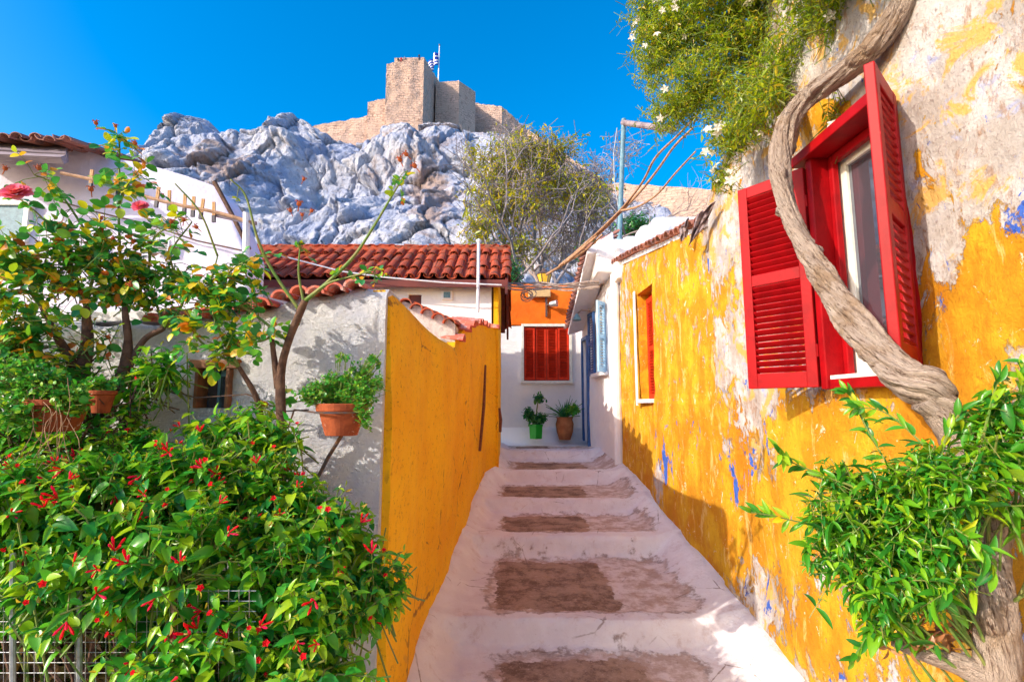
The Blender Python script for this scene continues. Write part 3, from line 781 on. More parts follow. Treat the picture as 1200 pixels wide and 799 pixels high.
# window with blue shutters standing out from the wall
y0, y1, z0, z1 = W1
wf2 = MB()
wbox(wf2, y0+.004, y0+.05, z0+.004, z1-.004, -.12, -.06); wbox(wf2, y1-.05, y1-.004, z0+.004, z1-.004, -.12, -.06); wbox(wf2, y0+.052, y1-.052, z0+.004, z0+.05, -.12, -.06); wbox(wf2, y0+.052, y1-.052, z1-.05, z1-.004, -.12, -.06); wbox(wf2, (y0+y1)/2-.02, (y0+y1)/2+.02, z0+.052, z1-.052, -.12, -.06)
w2 = wf2.build('window', M['wframe'], wh)
g2 = MB(); wbox(g2, y0+.03, y1-.03, z0+.03, z1-.03, -.10, -.094); g2.build('pane', M['glass'], w2)
s2 = MB(); wbox(s2, y0-.05, y1+.05, z0-.06, z0-.001, -.05, .09); s2.build('sill', M['white_clean'], w2, bevel=.01)
def wshut(u, ang, sgn, w, z0, z1, mat, lab):
    d = Vector((WP(9)[0]-WP(8)[0], 1, 0)).normalized()*sgn; d = Matrix.Rotation(ang, 3, 'Z') @ d
    c = onw(u, .02); shutter(wh, 'shutter', (c.x, c.y, z0), d, w, z0, z1, mat, nsl=24, label=lab)
wshut(y0-.01, R(-42), -1, .24, z0-.02, z1+.0, M['blue_pale'], 'near pale blue shutter folded back against the white wall')
wshut(y1+.01, R(4), 1, .34, z0-.02, z1+.0, M['blue'], 'far blue shutter standing half open')
# bell shaped lamp under the eave
lm = thing('eave_lamp', 'small blue-grey bell lamp under the eave of the white house', 'lamp', tuple(aY(676, 372, 8.2)))
L = MB(); c = aY(676, 374, 8.2); L.lathe(c, [(.075, -.02), (.07, 0), (.045, .05), (.025, .08), (.01, .09)], 16); L.build('shade', M['pole'], lm, smooth=True)
L = MB(); L.tube([tuple(c+Vector((0, 0, .085))), tuple(c+Vector((.08, 0, .15))), tuple(c+Vector((.22, 0, .14)))], .01, 6); L.build('arm', M['iron'], lm)

# ================================================================== end house closing the alley
eh = thing('end_house', 'small white house with orange band and orange-red shutters closing the top of the steps', 'house', (.5, 9.6, .9))
EY = 9.6
zw = aY(630, 381, EY).z; zt_ = aY(630, 333, EY).z
EW = (aY(614, 415, EY).x, aY(667, 415, EY).x, aY(640, 446, EY).z, aY(640, 383, EY).z)
EW = tuple(round(v, 3) for v in EW)
wall('wall', M['white_clean'], eh, lambda u: (u, EY), lambda u: (0, -1), np.arange(-.6, 2.01, .1), ZTOP-.5, EW[3]+.001, lambda u: zw+.0, .3, .03, [EW], dz=.1, kz=2, seed=31)
wall('parapet', M['orange'], eh, lambda u: (u, EY-.015), lambda u: (0, -1), np.arange(-.6, 2.01, .1), zw+.003, zw+.3, lambda u: zt_+.015*math.sin(u*5), .32, .02, [], dz=.1, kz=4, seed=33)
ed = MB(); ed.box((.7, EY+1.8, (zw+ZTOP)/2), (2.6, 2.9, zw-ZTOP+.6)); ed.build('house_body', M['white'], eh)
cv = MB()
cv.add([(x, EY-.02-.35*(1-k/6)**2*1.0+0, ZTOP+.30*(k/6)**1.6) for x in (-.4, 1.4) for k in range(7)], [(k, 7+k, 8+k, k+1) for k in range(6)])
cvo = cv.build('foot_bank', M['white_clean'], eh, smooth=True); m_ = cvo.modifiers.new('s', 'SOLIDIFY'); m_.thickness = .03; m_.offset = -1
wm = MB()
x0, x1, z0, z1 = EW
for a_ in ((x0-.05, x0-.002, z0-.03, z1+.05), (x1+.002, x1+.05, z0-.03, z1+.05), (x0-.0, x1+.0, z1+.002, z1+.05)): wm.box(((a_[0]+a_[1])/2, EY-.03, (a_[2]+a_[3])/2), (a_[1]-a_[0], .05, a_[3]-a_[2]))
wm.box(((x0+x1)/2, EY-.05, z0-.03), (x1-x0+.12, .12, .05))
wo_ = wm.build('window', M['wframe'], eh, bevel=.004)
wd = (x1-x0)/4
for k in range(4):
    xa = x0+wd*k
    shutter(eh, 'shutter', (xa+.004, EY-.005+(.02 if k in (1, 2) else 0), z0+.01), (1, 0, 0), wd-.008, z0+.01, z1-.01, M['red2'], nsl=34, stile=.035, rails=(0, 1), thick=.03)
bk = MB(); bk.box(((x0+x1)/2, EY+.2, (z0+z1)/2), (x1-x0+.1, .03, z1-z0+.1)); bk.build('room_back', M['dark'], eh)
# security light on the orange band
c = aY(647, 357, EY-.10); fx = thing('wall_light', 'round grey wall light with bracket on the orange band', 'lamp', (c.x, EY, c.z))
b_ = MB(); b_.box((aY(640, 360, EY).x, EY-.04, aY(640, 360, EY).z), (.035, .05, .38)); b_.build('bracket', M['iron'], fx)
b_ = MB(); b_.tube([(c.x-.10, EY-.05, c.z), (c.x-.03, EY-.14, c.z)], .02, 8); b_.build('arm', M['iron'], fx)
b_ = MB(); b_.tube([(c.x-.04, EY-.13, c.z), (c.x+.09, EY-.19, c.z+.01)], [.05, .065], 16); b_.build('head', M['steel'], fx, smooth=False, bevel=.01)
b_ = MB(); b_.box((aY(632, 345, EY-.06).x, EY-.07, aY(632, 345, EY).z), (.42, .10, .14)); tag(b_.build('junction_box', M['cream'], org=(aY(632, 345, EY).x, EY, zt_), bevel=.01), 'cream junction box where the cables meet at the top of the orange band', 'junction box')
# lantern on the roof behind the parapet
c = aY(638, 332, EY+.1); ln = thing('street_lantern', 'amber glass street lantern standing above the orange band', 'lantern', tuple(c))
b_ = MB(); b_.lathe(c, [(.09, 0), (.14, .17)], 6); b_.build('glass', M['amber'], ln)
b_ = MB(); b_.lathe(c, [(.155, .175), (.10, .22), (.05, .24), (.05, .27), (.012, .29)], 6); b_.lathe(c, [(.10, -.03), (.10, -.002)], 6)
for k in range(6):
    an = math.pi*2*k/6; b_.tube([(c.x+.094*math.cos(an), c.y+.094*math.sin(an), c.z), (c.x+.144*math.cos(an), c.y+.144*math.sin(an), c.z+.175)], .007, 4)
b_.tube([tuple(c+Vector((0, 0, -.03))), (c.x, c.y, c.z-.3)], .02, 6)
b_.build('lantern_frame', M['iron'], ln)

# ================================================================== left: tile-roofed house behind
HY = 7.0
th = thing('tiled_house', 'low white house under a red clay tile roof below the cliff', 'house', (-2.5, 7.9, .5))
eave_z = aY(500, 329, 6.85).z; ridge = Vector((0, 7.95, aY(500, 296, 7.95).z))
hw = aY(487, 350, HY); hwn = (hw.x-.10, hw.x+.08, aY(487, 360, HY).z, aY(487, 345, HY).z)
hwn = tuple(round(v, 3) for v in hwn)
wall('wall', M['white_clean'], th, lambda u: (u, HY), lambda u: (0, -1), np.linspace(-6, -.285, 40), -.5, EYE+1.55, lambda u: eave_z-.02, .3, .02, [hwn], dz=.15, kz=2, seed=41)
xr = -.185
def gtop(u): return eave_z-.02+(ridge.z-eave_z-.02)*(1-abs(u-7.95)/.95)
wall('side_wall', M['ochre'], th, lambda u: (xr, u), lambda u: (1, 0), np.arange(6.98, 8.86, .1), -.2, EYE+1.3, gtop, .07, .02, [], dz=.1, kz=6, seed=43)
b_ = MB(); s_up = (Vector((0, ridge.y, ridge.z))-Vector((0, 6.85, eave_z))); sl = s_up.length
pitch = .165; nc = int((6-.09)/pitch)
tiles(b_, (-.16-pitch*(nc-1), 6.84, eave_z+.03), (1, 0, 0), s_up, nc, 4, pitch, sl/3.2, seed=5, jit=.013)
b_.build('roof', M['tile'], th)
b_ = MB(); sb = Vector((0, 9.0, EYE+1.32)); s_b = Vector((0, ridge.y, ridge.z))-sb
tiles(b_, tuple(sb+Vector((-.16-pitch*(nc-1), 0, 0))), (1, 0, 0), s_b, nc, 4, pitch, s_b.length/3.2, seed=6)
b_.build('back_roof', M['tile'], th)
b_ = MB()
for k in range(15):
    x = -.3-k*.40; b_.tube([(x+.2, 7.95, ridge.z+.04), (x-.22, 7.95, ridge.z+.055)], [.075, .09], 10)
b_.build('ridge_tiles', M['tile'], th)
b_ = MB(); b_.add([(-6, 6.84, eave_z-.02), (-.12, 6.84, eave_z-.02), (-.12, 7.95, ridge.z-.03), (-6, 7.95, ridge.z-.03), (-6, 9.0, EYE+1.28), (-.12, 9.0, EYE+1.28)], [(0, 1, 2, 3), (3, 2, 5, 4)])
ro_ = b_.build('roof_boards', M['woodred'], th); m_ = ro_.modifiers.new('s', 'SOLIDIFY'); m_.thickness = .04
b_ = MB(); b_.box((-3.05, 6.82, eave_z-.045), (5.95, .03, .10)); b_.build('fascia', M['woodred'], th)
b_ = MB(); 
v0 = Vector((-.095, 6.80, eave_z)); v1 = Vector((-.095, 7.95, ridge.z)); v2 = Vector((-.095, 9.0, EYE+1.34))
for (p, q) in ((v0, v1), (v1, v2)):
    hh = Vector((0, 0, .20)); w_ = Vector((.035, 0, 0))
    b_.add([tuple(v) for v in (p-hh, q-hh, q, p, p-hh+w_, q-hh+w_, q+w_, p+w_)], [(0, 3, 2, 1), (4, 5, 6, 7), (0, 1, 5, 4), (1, 2, 6, 5), (2, 3, 7, 6), (3, 0, 4, 7)])
b_.build('verge_board', M['woodred'], th)
b_ = MB(); b_.box(((hwn[0]+hwn[1])/2, HY+.06, (hwn[2]+hwn[3])/2), (hwn[1]-hwn[0]-.01, .03, hwn[3]-hwn[2]-.01)); b_.build('window', M['woodred'], th)
c = aY(524, 346, HY-.02); b_ = MB(); b_.box((c.x, HY-.02, c.z), (.15, .04, .13)); v_ = b_.build('wall_vent', M['white'], th, bevel=.01)
b_ = MB(); b_.box((c.x, HY-.045, c.z), (.09, .02, .08)); b_.build('vent_opening', M['pole'], v_)
b_ = MB(); a_ = aY(561, 284, 6.76); c_ = aY(560, 366, 6.76)
b_.tube([tuple(c_), (a_.x, 6.76, a_.z)], .022, 10); b_.lathe((a_.x, 6.76, a_.z), [(.03, 0), (.032, .03), (.01, .05)], 10)
tag(b_.build('vent_pipe', M['pipe'], org=tuple(c_)), 'thin white upright pipe passing the red tile roof near its right end', 'pipe')

# ================================================================== left: garden wall / outhouse, white towards us and ochre along the steps
gw = thing('stucco_outhouse', 'low building with rough white plaster facing us and an ochre side along the steps', 'wall', (-.6, 2.4, 0))
GX = -3.3
gtz = lambda u: float(np.interp(u, [-3.3, -1.75, -1.25, -1.0, -.6], [aY(200, 378, 2.4).z, aY(200, 378, 2.4).z, aY(300, 362, 2.4).z, aY(360, 345, 2.4).z, aY(462, 334, 2.4).z]))+.01*math.sin(u*23)
gwin = tuple(round(v, 3) for v in (aY(231, 455, 2.4).x, aY(272, 455, 2.4).x, aY(250, 478, 2.4).z, aY(250, 432, 2.4).z))
wall('front_wall', M['stucco'], gw, lambda u: (u, 2.4), lambda u: (0, -1), np.arange(GX, -.595, .03), -.6, gwin[3]+.01, gtz, .3, .035, [gwin], dz=.03, kz=12, seed=51, fine=.016)
SPy = np.arange(2.43, 7.05, .05)
sx_ = lambda u: .010*math.sin(u*5.3)+float(np.interp(u, [2.3, 2.4, 2.44, 2.5, 3.5, 5, 6.2, 6.7, 7.1], [-.58, -.578, -.575, -.57, -.51, -.43, -.39, -.33, -.16]))
def side_top(u):
    return float(np.interp(u, [2.4, 3.0, 3.65, 4.35, 4.45, 4.9, 5.3, 6.2, 7.1],
        [aY(462, 338, 2.4).z, aY(500, 370, 3.0).z, aY(527, 397, 3.65).z, aY(545, 409, 4.35).z, aY(549, 400, 4.45).z, aY(553, 382, 4.9).z, aY(558, 380, 5.3).z, aY(568, 378, 6.2).z, aY(586, 385, 7.1).z]))
wall('side_wall', M['ochre'], gw, lambda u: (sx_(u), u), lambda u: (1, 0), SPy, -.6, EYE+.30, side_top, .10, .035, [], dz=.06, kz=6, seed=55, fine=.008)
# brown window in the white face
fr = MB(); x0, x1, z0, z1 = gwin
for (p, q, r_, t) in ((x0+.001, x0+.018, z0, z1-.002), (x1-.018, x1-.001, z0, z1-.002), (x0-.03, x1+.03, z1, z1+.04)): fr.box(((p+q)/2, 2.43, (r_+t)/2), (q-p, .12, t-r_))
fo = fr.build('window', M['wood'], gw, bevel=.004)
g_ = MB(); g_.box(((x0+x1)/2, 2.46, (z0+z1)/2), (x1-x0, .01, z1-z0)); g_.build('pane', M['glass'], fo)
fi = MB(); fi.box(((x0+x1)/2, 2.45, z1-.02), (x1-x0-.05, .03, .03)); fi.box(((x0+x1)/2, 2.445, (z0+z1)/2), (.012, .02, z1-z0)); fi.build('inner_frame', M['pole'], fo)
# roof behind the front wall: whitewashed slab plus scraps of tile on the edge
b_ = MB(); b_.add([(GX, 2.5, 2.02), (-.62, 2.5, 2.10), (-.50, 4.3, 2.05), (GX, 4.3, 2.0)], [(0, 1, 2, 3)])
r1 = b_.build('flat_roof', M['white'], gw); m_ = r1.modifiers.new('s', 'SOLIDIFY'); m_.thickness = .05
b_ = MB()
for k, px in enumerate(range(180, 412, 21)):
    p = aY(px, 360, 2.34); z = gtz(p.x+.01)
    halftile(b_, (p.x, 2.33+.01*(k % 3), z-.012), (p.x+.015*(k % 2), 2.85, z+.03), .045)
b_.build('coping_tiles', M['tile_pink'], gw)
# plastered end of the higher back section, with its broken tiled edge
b_ = MB()
pts = [aY(470, 352, 4.45), aY(488, 358, 4.45), aY(505, 364, 4.45), aY(522, 371, 4.45), aY(540, 380, 4.45)]
pts[4].x = -.50; V = [tuple(p) for p in pts]+[(p.x, p.y, EYE-.2) for p in pts]
V += [(x, 4.75, z) for x, y, z in V]
n5 = 5
F = [(i, i+1, n5+i+1, n5+i)[::-1] for i in range(4)]+[(10+i, 10+i+1, 15+i+1, 15+i) for i in range(4)]+[(i, 10+i, 11+i, i+1)[::-1] for i in range(4)]+[(0, 5, 15, 10), (4, 14, 19, 9)]
b_.add(V, F); b_.build('gable_end', M['slate'], gw)
b_ = MB()
ee = (pts[4]-pts[0]); 
for k in range(5):
    t = (k+.5)/5; p = pts[0].lerp(pts[4], t); halftile(b_, (p.x, p.y-.06, p.z-.02), (p.x+.02, p.y+.4, p.z+.02), .060)
    halftile(b_, (p.x, p.y+.35, p.z+.03), (p.x, p.y+.8, p.z+.06), .060)
b_.build('back_roof', M['tile'], gw)
b_ = MB()
for k in range(10):
    t = k/9; y = 4.5+t*2.5; z = side_top(y)+.01; x = sx_(y)
    halftile(b_, (x+.03+.02*random.random(), y, z-.025), (x-.3, y+.03, z+.02), .075)
b_.build('edge_tiles', M['tile_pink'], gw)
# rusty iron strips hanging on the ochre side
for (xa, ya, xb, yb, w) in ((566, 428, 559, 528, .035), (582.5, 478, 583.5, 506, .04)):
    def hit(px, py):
        Y = 4.5
        for _ in range(20): Y = sx_(Y)/((px-600)/600)/ (1) if False else Y
        ys_ = np.linspace(2.5, 7.05, 600); r_ = np.array([sx_(v)/v for v in ys_]); tgt = ray(px, py); tr = tgt[0]/tgt[1]
        Y = ys_[np.argmin(abs(r_-tr))]; return Vector((sx_(Y)+.03, Y, EYE+tgt[2]/tgt[1]*Y))
    A, B = hit(xa, ya), hit(xb, yb)
    b_ = MB(); b_.tube([tuple(A), tuple((A+B)/2+Vector((.012, 0, 0))), tuple(B)], [w*.4, w*.6, w*.5], 5)
    if ya < 450: tag(b_.build('iron_bar', M['rust'], org=tuple(B)), 'long rusty bar hanging down the ochre wall beside the steps', 'bar')
    else: tag(b_.build('iron_bar', M['rust'], org=tuple(B)), 'short dark bar at the foot of the far corner of the ochre wall', 'bar')

# ================================================================== far left: large lilac-white house
bh = thing('gabled_house', 'large lilac-white house with stepped gable at the far left, grey window and old tiles', 'house', (-5, 5.5, 0))
BYy = 5.5
prof = [(-70, 170), (73, 172), (76, 167), (104, 170), (112, 181), (165, 190), (215, 204), (248, 215), (262, 232), (276, 262), (290, 300)]
PX_ = [aY(x, y, BYy).x for x, y in prof]; PZ_ = [aY(x, y, BYy).z for x, y in prof]
bw = tuple(round(v, 3) for v in (aY(-12, 260, BYy).x, aY(33, 260, BYy).x, aY(0, 279, BYy).z, aY(0, 243, BYy).z))
wall('wall', M['lilac'], bh, lambda u: (u, BYy), lambda u: (0, -1), np.arange(PX_[0], PX_[-1], .07), -.5, bw[3]+.02 if False else EYE+1.05, lambda u: max(float(np.interp(u, PX_, PZ_)), EYE+1.1), .4, .05, [], dz=.1, kz=14, seed=61)
b_ = MB(); x0, x1, z0, z1 = bw
b_.box(((x0+x1)/2, BYy-.03, z1+.03), (x1-x0+.12, .08, .06)); b_.box((x1+.03, BYy-.03, (z0+z1)/2), (.06, .08, z1-z0)); b_.box(((x0+x1)/2, BYy-.03, z0-.03), (x1-x0+.12, .08, .06)); b_.box((x0-.03, BYy-.03, (z0+z1)/2), (.06, .08, z1-z0))
wq = b_.build('window', M['wframe'], bh, bevel=.006)
b_ = MB(); b_.box(((x0+x1)/2, BYy-.035, (z0+z1)/2), (x1-x0, .02, z1-z0)); b_.build('pane', M['pole'], wq)
b_ = MB()   # eave timbers and tiles at the left
tl = aY(-60, 158, 5.0); tr_ = aY(84, 163, 5.2)
b_.add([tuple(aY(-60, 172, 5.0)), tuple(aY(77, 180, 5.0)), tuple(aY(77, 166, 5.5)), tuple(aY(-60, 158, 5.5))], [(0, 1, 2, 3)])
e1_ = b_.build('eave_boards', M['woodgrey'], bh); m_ = e1_.modifiers.new('s', 'SOLIDIFY'); m_.thickness = .07
b_ = MB(); A = aY(-60, 180, 4.98); B = aY(76, 187, 4.98); b_.tube([tuple(A), tuple(B)], .05, 4); b_.build('eave_beam', M['woodgrey'], bh)
b_ = MB(); A = aY(-60, 165, 5.0); B = aY(80, 172, 5.0); dd_ = (B-A)
tiles(b_, tuple(A+Vector((0, 0, .05))), dd_, (0, 1, .28), 8, 3, dd_.length/7.8, .42, seed=9, jit=.02)
b_.build('roof_tiles', M['tile_old'], bh)
for k, (px, py) in enumerate(((112, 288), (189, 289))):
    c = aY(px, py, BYy-.05); b_ = MB()
    b_.box((c.x, c.y, c.z), (.20, .04, .14)); v_ = b_.build('wall_vent', M['pipe'], bh, bevel=.006)
    g_ = MB()
    for j in range(5): g_.box((c.x, c.y-.025, c.z-.05+j*.025), (.15, .012, .008))
    g_.build('grille', M['iron'], v_)
# thin cable on that wall
b_ = MB(); b_.tube([tuple(aY(x, y, BYy-.06)) for x, y in ((70, 236), (110, 248), (170, 262), (230, 282), (285, 294))], .010, 5)
tag(b_.build('wall_cable', M['iron'], org=tuple(aY(70, 236, 5.4))), 'thin dark cable sagging across the lilac gable wall', 'cable')
# clothes rail with pegs
A, B = aY(72, 203, 3.6), aY(293, 261, 3.6)
b_ = MB(); rl = [tuple(A.lerp(B, t)+Vector((0, 0, .012*math.sin(t*9)))) for t in np.linspace(0, 1, 14)]; b_.tube(rl, .013, 7)
tag(b_.build('washing_rail', M['drystem'], org=tuple(A)), 'thin cane rail sloping down in front of the lilac gable', 'rail')
pg0 = None
for k, px in enumerate((107, 136, 185, 199, 217, 227, 237, 251)):
    t = (px-72)/(293-72); c = A.lerp(B, t)
    if pg0 is None:
        pg0 = thing('clothes_peg', 'brown clothes peg clipped upright on the cane rail', 'clothes peg', tuple(c), 'clothes pegs on the cane rail')
        q = MB(); q.box(c+Vector((-.006, 0, .02)), (.009, .012, .13)); q.box(c+Vector((.006, 0, .02)), (.009, .012, .13)); j0 = q.build('jaw', M['peg'], pg0)
        q = MB(); q.box(c+Vector((0, -.001, -.045)), (.024, .016, .05)); g0 = q.build('grip', M['pegdark'], pg0); pegs = (j0, g0)
    else:
        r = pg0.copy(); col.objects.link(r); r.location = c; r.rotation_euler = (0, R(random.uniform(-5, 5)), 0)
        for p_ in pegs: d_ = p_.copy(); col.objects.link(d_); d_.parent = r
# white pole by the rail, mesh of wires and slanting strut
pl = thing('washing_pole', 'white metal pole with a crossbar holding up the lower end of the cane rail', 'pole', tuple(aY(288, 370, 3.6)))
b_ = MB(); b_.tube([tuple(aY(289, 250, 3.6)), tuple(aY(287, 372, 3.6))], .024, 10); b_.build('post', M['pipe'], pl)
b_ = MB(); b_.tube([tuple(aY(252, 252, 3.62)), tuple(aY(300, 262, 3.62))], .016, 6); b_.build('crossbar', M['woodgrey'], pl)
b_ = MB(); b_.tube([tuple(aY(251, 213, 3.9)), tuple(aY(272, 252, 3.9)), tuple(aY(292, 292, 3.9))], .018, 6)
tag(b_.build('slanting_strut', M['bark_dark'], org=tuple(aY(292, 292, 3.9))), 'dark slanting strut by the right end of the lilac gable', 'strut')

# overhead bundle of cables across the alley
cb = MB(); rr = random.Random(3)
for k in range(7):
    pts_ = []
    for t in np.linspace(0, 1, 16):
        px = 588+(702-588)*t; py = 333+2*math.sin(t*math.pi)+(k-3)*1.1+1.6*math.sin(t*12+k*2); Y = 7.6+.25*math.sin(t*5+k)
        pts_.append(tuple(aY(px, py+1, Y)))
    cb.tube(pts_, .013, 5)
for k in range(5):
    c = aY(619+rr.uniform(-3, 3), 344+rr.uniform(-4, 4), 7.6); r_ = rr.uniform(.06, .12)
    cb.tube([(c.x+r_*math.cos(a), c.y+.03*math.sin(a*2), c.z+r_*.8*math.sin(a)) for a in np.linspace(0, 6.0, 16)], .008, 5)
tag(cb.build('cable_bundle', M['cable'], org=tuple(aY(600, 335, 7.6))), 'sagging bundle of old cables strung across the alley below the lantern', 'cables')
# cable on the tiled house roof
b_ = MB(); b_.tube([tuple(aY(x, y, 6.7)) for x, y in ((330, 300), (400, 318), (450, 325), (520, 331), (588, 334))], .010, 5)
tag(b_.build('roof_cable', M['pipe'], org=tuple(aY(400, 318, 6.7))), 'pale cable running down along the eave of the red tile roof', 'cable')
# pole at right
pp = thing('metal_pole', 'tall blue-green metal pole rising behind the white roof', 'pole', tuple(aY(725, 290, 7.6)))
b_ = MB(); b_.tube([tuple(aY(725, 300, 7.6)), tuple(aY(731, 140, 7.6))], .038, 12); b_.build('post', M['pole'], pp)
b_ = MB(); b_.tube([tuple(aY(730, 144, 7.6)), tuple(aY(790, 152, 6.6))], .045, 10); b_.build('arm', M['woodgrey'], pp)
b_ = MB(); b_.tube([tuple(aY(x, y, 7.6)) for x, y in ((723, 150), (719, 180), (720, 215), (725, 245))], .008, 5); b_.build('wire', M['steel'], pp)

# ================================================================== cliff, castle walls
def crest(px): return np.interp(px, [-400, -100, 60, 150, 186, 204, 219, 234, 250, 262, 275, 300, 318, 335, 350, 365, 385, 400, 430, 455, 500, 540, 600, 640, 700, 730, 780, 830, 900, 1100, 1500],
                                   [330, 320, 300, 270, 236, 186, 154, 148, 146, 160, 163, 166, 163, 150, 146, 153, 170, 174, 174, 158, 156, 164, 170, 186, 218, 240, 248, 250, 250, 300, 380])
def make_cliff():
    pxs = np.concatenate([np.linspace(-380, 150, 60), np.linspace(151.2, 850, 560), np.linspace(858, 1250, 40)]); nv = 270
    Yb, Yc = 62., 122.
    V = np.zeros((len(pxs), nv, 3))
    for i, px in enumerate(pxs):
        top = aY(px, crest(px), Yc); xw = (px-600)/600
        for_v = np.linspace(0, 1, nv)
        t = for_v
        Y = Yb+(Yc-Yb)*np.where(t < .8, (t/.8)**1.25*.86, .86+.14*(t-.8)/.2)
        Z = 1.5+(top.z-1.5)*np.where(t < .8, (t/.8)*.86, .86+.14*((t-.8)/.2)**.75)
        V[i, :, 0] = xw*(Yb+(Yc-Yb)*.75+ (Y-Yc)*.3+13); V[i, :, 1] = Y; V[i, :, 2] = Z
        # keep the crest column under its pixel
        V[i, :, 0] += (top.x-V[i, -1, 0])
    P = V.copy()
    def ridged(sc, o, seed): return 1-2*np.abs(fbm(P*sc, o, seed))
    warp = np.stack([fbm(P*.06, 3, 71), fbm(P*.06, 3, 72), fbm(P*.06, 3, 73)], -1)*5
    Pw = P+warp
    def rg(sc, o, seed, st=(1, 1, 1)): return 1-2*np.abs(fbm(Pw*np.array(st)*sc, o, seed))
    fade = ss(0, .15, np.linspace(0, 1, nv))[None, :]
    tt = np.linspace(0, 1, nv)[None, :]; topf = 1-ss(.86, 1, tt)
    bl = lambda sc, o, seed, st=(1, 1, 1): fbm(Pw*np.array(st)*sc, o, seed, .45)
    bul = 6.5*rg(.040, 2, 1, (1, 1, .55))+2.2*bl(.11, 3, 2, (1.2, 1, .7))+.5*bl(.8, 4, 3)
    Q2 = P+warp*.35
    for sz, am, sd_ in ((15., 3.6, 5), (6.5, 1.3, 6), (2.6, .45, 7), (1.2, .22, 8)):
        v_, e_ = blocks(Q2*np.array((1.25, .6, .8)), sz, sd_); bul = bul+am*v_-am*.35*(1-ss(0, .10, e_))
    V[..., 1] -= bul*fade*.9
    V[..., 2] += (.22*bul*topf+1.0*fbm(P*.3, 4, 9)*(.35+.65*topf))*fade
    tone_P = V.copy()
    V[..., 0] += 1.4*fbm(P*.25, 3, 33)*fade
    # plateau behind the crest
    back = V[:, -1:, :]+np.array([0, 60, -3.])[None, None]
    back2 = V[:, -1:, :]+np.array([0, 260, -90.])[None, None]
    V = np.concatenate([V, back, back2], 1); nv2 = nv+2
    idx = np.arange(len(pxs)*nv2).reshape(len(pxs), nv2)
    F = np.stack([idx[:-1, :-1], idx[1:, :-1], idx[1:, 1:], idx[:-1, 1:]], -1).reshape(-1, 4)
    b = MB(); b.v.append(V.reshape(-1, 3)); b.f = [tuple(int(q) for q in f) for f in F]; b.mi = [0]*len(F)
    o = b.build('rocky_cliff', M['rock'], smooth=True); o['kind'] = 'structure'
    W = V.reshape(-1, 3); px, py = proj(W); br = np.full(len(W), -.05)
    for x, y, rx, ry, w in ((255, 195, 60, 34, .20), (500, 230, 26, 80, .22), (420, 190, 60, 30, .06), (640, 200, 80, 60, .18), (330, 240, 70, 40, -.12), (400, 270, 80, 40, -.1)):
        br += w*np.exp(-(((px-x)/rx)**2+((py-y)/ry)**2))
    at = o.data.attributes.new('brown', 'FLOAT', 'POINT'); at.data.foreach_set('value', br.astype(np.float32))
make_cliff()

def prism(mb, A, B, zb, za0, za1, th, rough=.35, seed=1, nx=30, nz=14):
    """rough masonry wall from A to B (plan x,y), bottom zb, top za0..za1, thick th away from us"""
    A = Vector((A[0], A[1], 0)); B = Vector((B[0], B[1], 0)); d = (B-A); n = Vector((d.y, -d.x, 0)).normalized()
    V = []
    for s_, off in ((0, 0), (1, -th)):
        for i in range(nx+1):
            t = i/nx; p = A.lerp(B, t)
            for j in range(nz+1):
                zt_ = za0+(za1-za0)*t+ (rough*1.2*mnoise.noise(Vector((t*9+seed, 3, seed))) if j == nz else 0)
                z = zb+(zt_-zb)*j/nz
                q = p+n*(off+(rough*mnoise.noise(Vector((t*d.length*.4, z*.4, seed+s_*9))) if 0 < i < nx else 0)); V.append((q.x, q.y, z))
    w = nz+1; N0 = (nx+1)*w; F = []
    for i in range(nx):
        for j in range(nz):
            F.append((i*w+j, (i+1)*w+j, (i+1)*w+j+1, i*w+j+1)); F.append((N0+i*w+j, N0+i*w+j+1, N0+(i+1)*w+j+1, N0+(i+1)*w+j))
        F.append((i*w+nz, (i+1)*w+nz, N0+(i+1)*w+nz, N0+i*w+nz)); F.append((i*w, N0+i*w, N0+(i+1)*w, (i+1)*w))
    for j in range(nz):
        F.append((j, j+1, N0+j+1, N0+j)); F.append((nx*w+j, N0+nx*w+j, N0+nx*w+j+1, nx*w+j+1))
    mb.add(V, F)
def at_(px, py, Y): p = aY(px, py, Y); return (p.x, p.y), p.z
def cwall(px0, y0, Y0, px1, y1, Y1, pyb, th, seed):
    mb = MB(); (A, za), (B, zb_) = at_(px0, y0, Y0), at_(px1, y1, Y1)
    base = min(aY(px0, pyb, Y0).z, aY(px1, pyb, Y1).z)
    prism(mb, A, B, base, za, zb_, th, seed=seed); return mb
ct = thing('stone_tower', 'square stone tower on top of the cliff, sunlit front and shaded right side', 'tower', tuple(aY(475, 160, 128)))
cwall(453, 75, 126, 497, 67.5, 127, 165, 8, 1).build('front_face', M['stone'], ct)
cwall(497, 67.5, 127, 516, 98, 152, 170, 8, 2).build('side_face', M['stone'], ct)
cw = thing('fortress_bastion', 'stepped stone bastion wall just right of the tower', 'wall', tuple(aY(530, 160, 145)))
cwall(513, 98, 147, 538, 95, 141, 172, 7, 3).build('front_face', M['stone'], cw)
cwall(538, 95, 141, 551, 121, 160, 172, 7, 4).build('side_face', M['stone'], cw)
c2 = MB(); 
cwall(549, 121, 158, 590, 126, 156, 175, 5, 5); 
w_ = thing('fortress_wall', 'long ruined stone wall stepping down the hill right of the bastion', 'wall', tuple(aY(590, 160, 155)))
cwall(549, 120, 157, 588, 125, 155, 196, 5, 5).build('upper_wall', M['stone'], w_)
cwall(588, 125, 155, 618, 152, 160, 206, 5, 6).build('lower_wall', M['stone'], w_)
cwall(618, 152, 160, 700, 206, 150, 240, 5, 7).build('end_wall', M['stone'], w_)
w_ = thing('rampart', 'low stone rampart climbing to the tower from the left along the cliff top', 'wall', tuple(aY(410, 160, 128)))
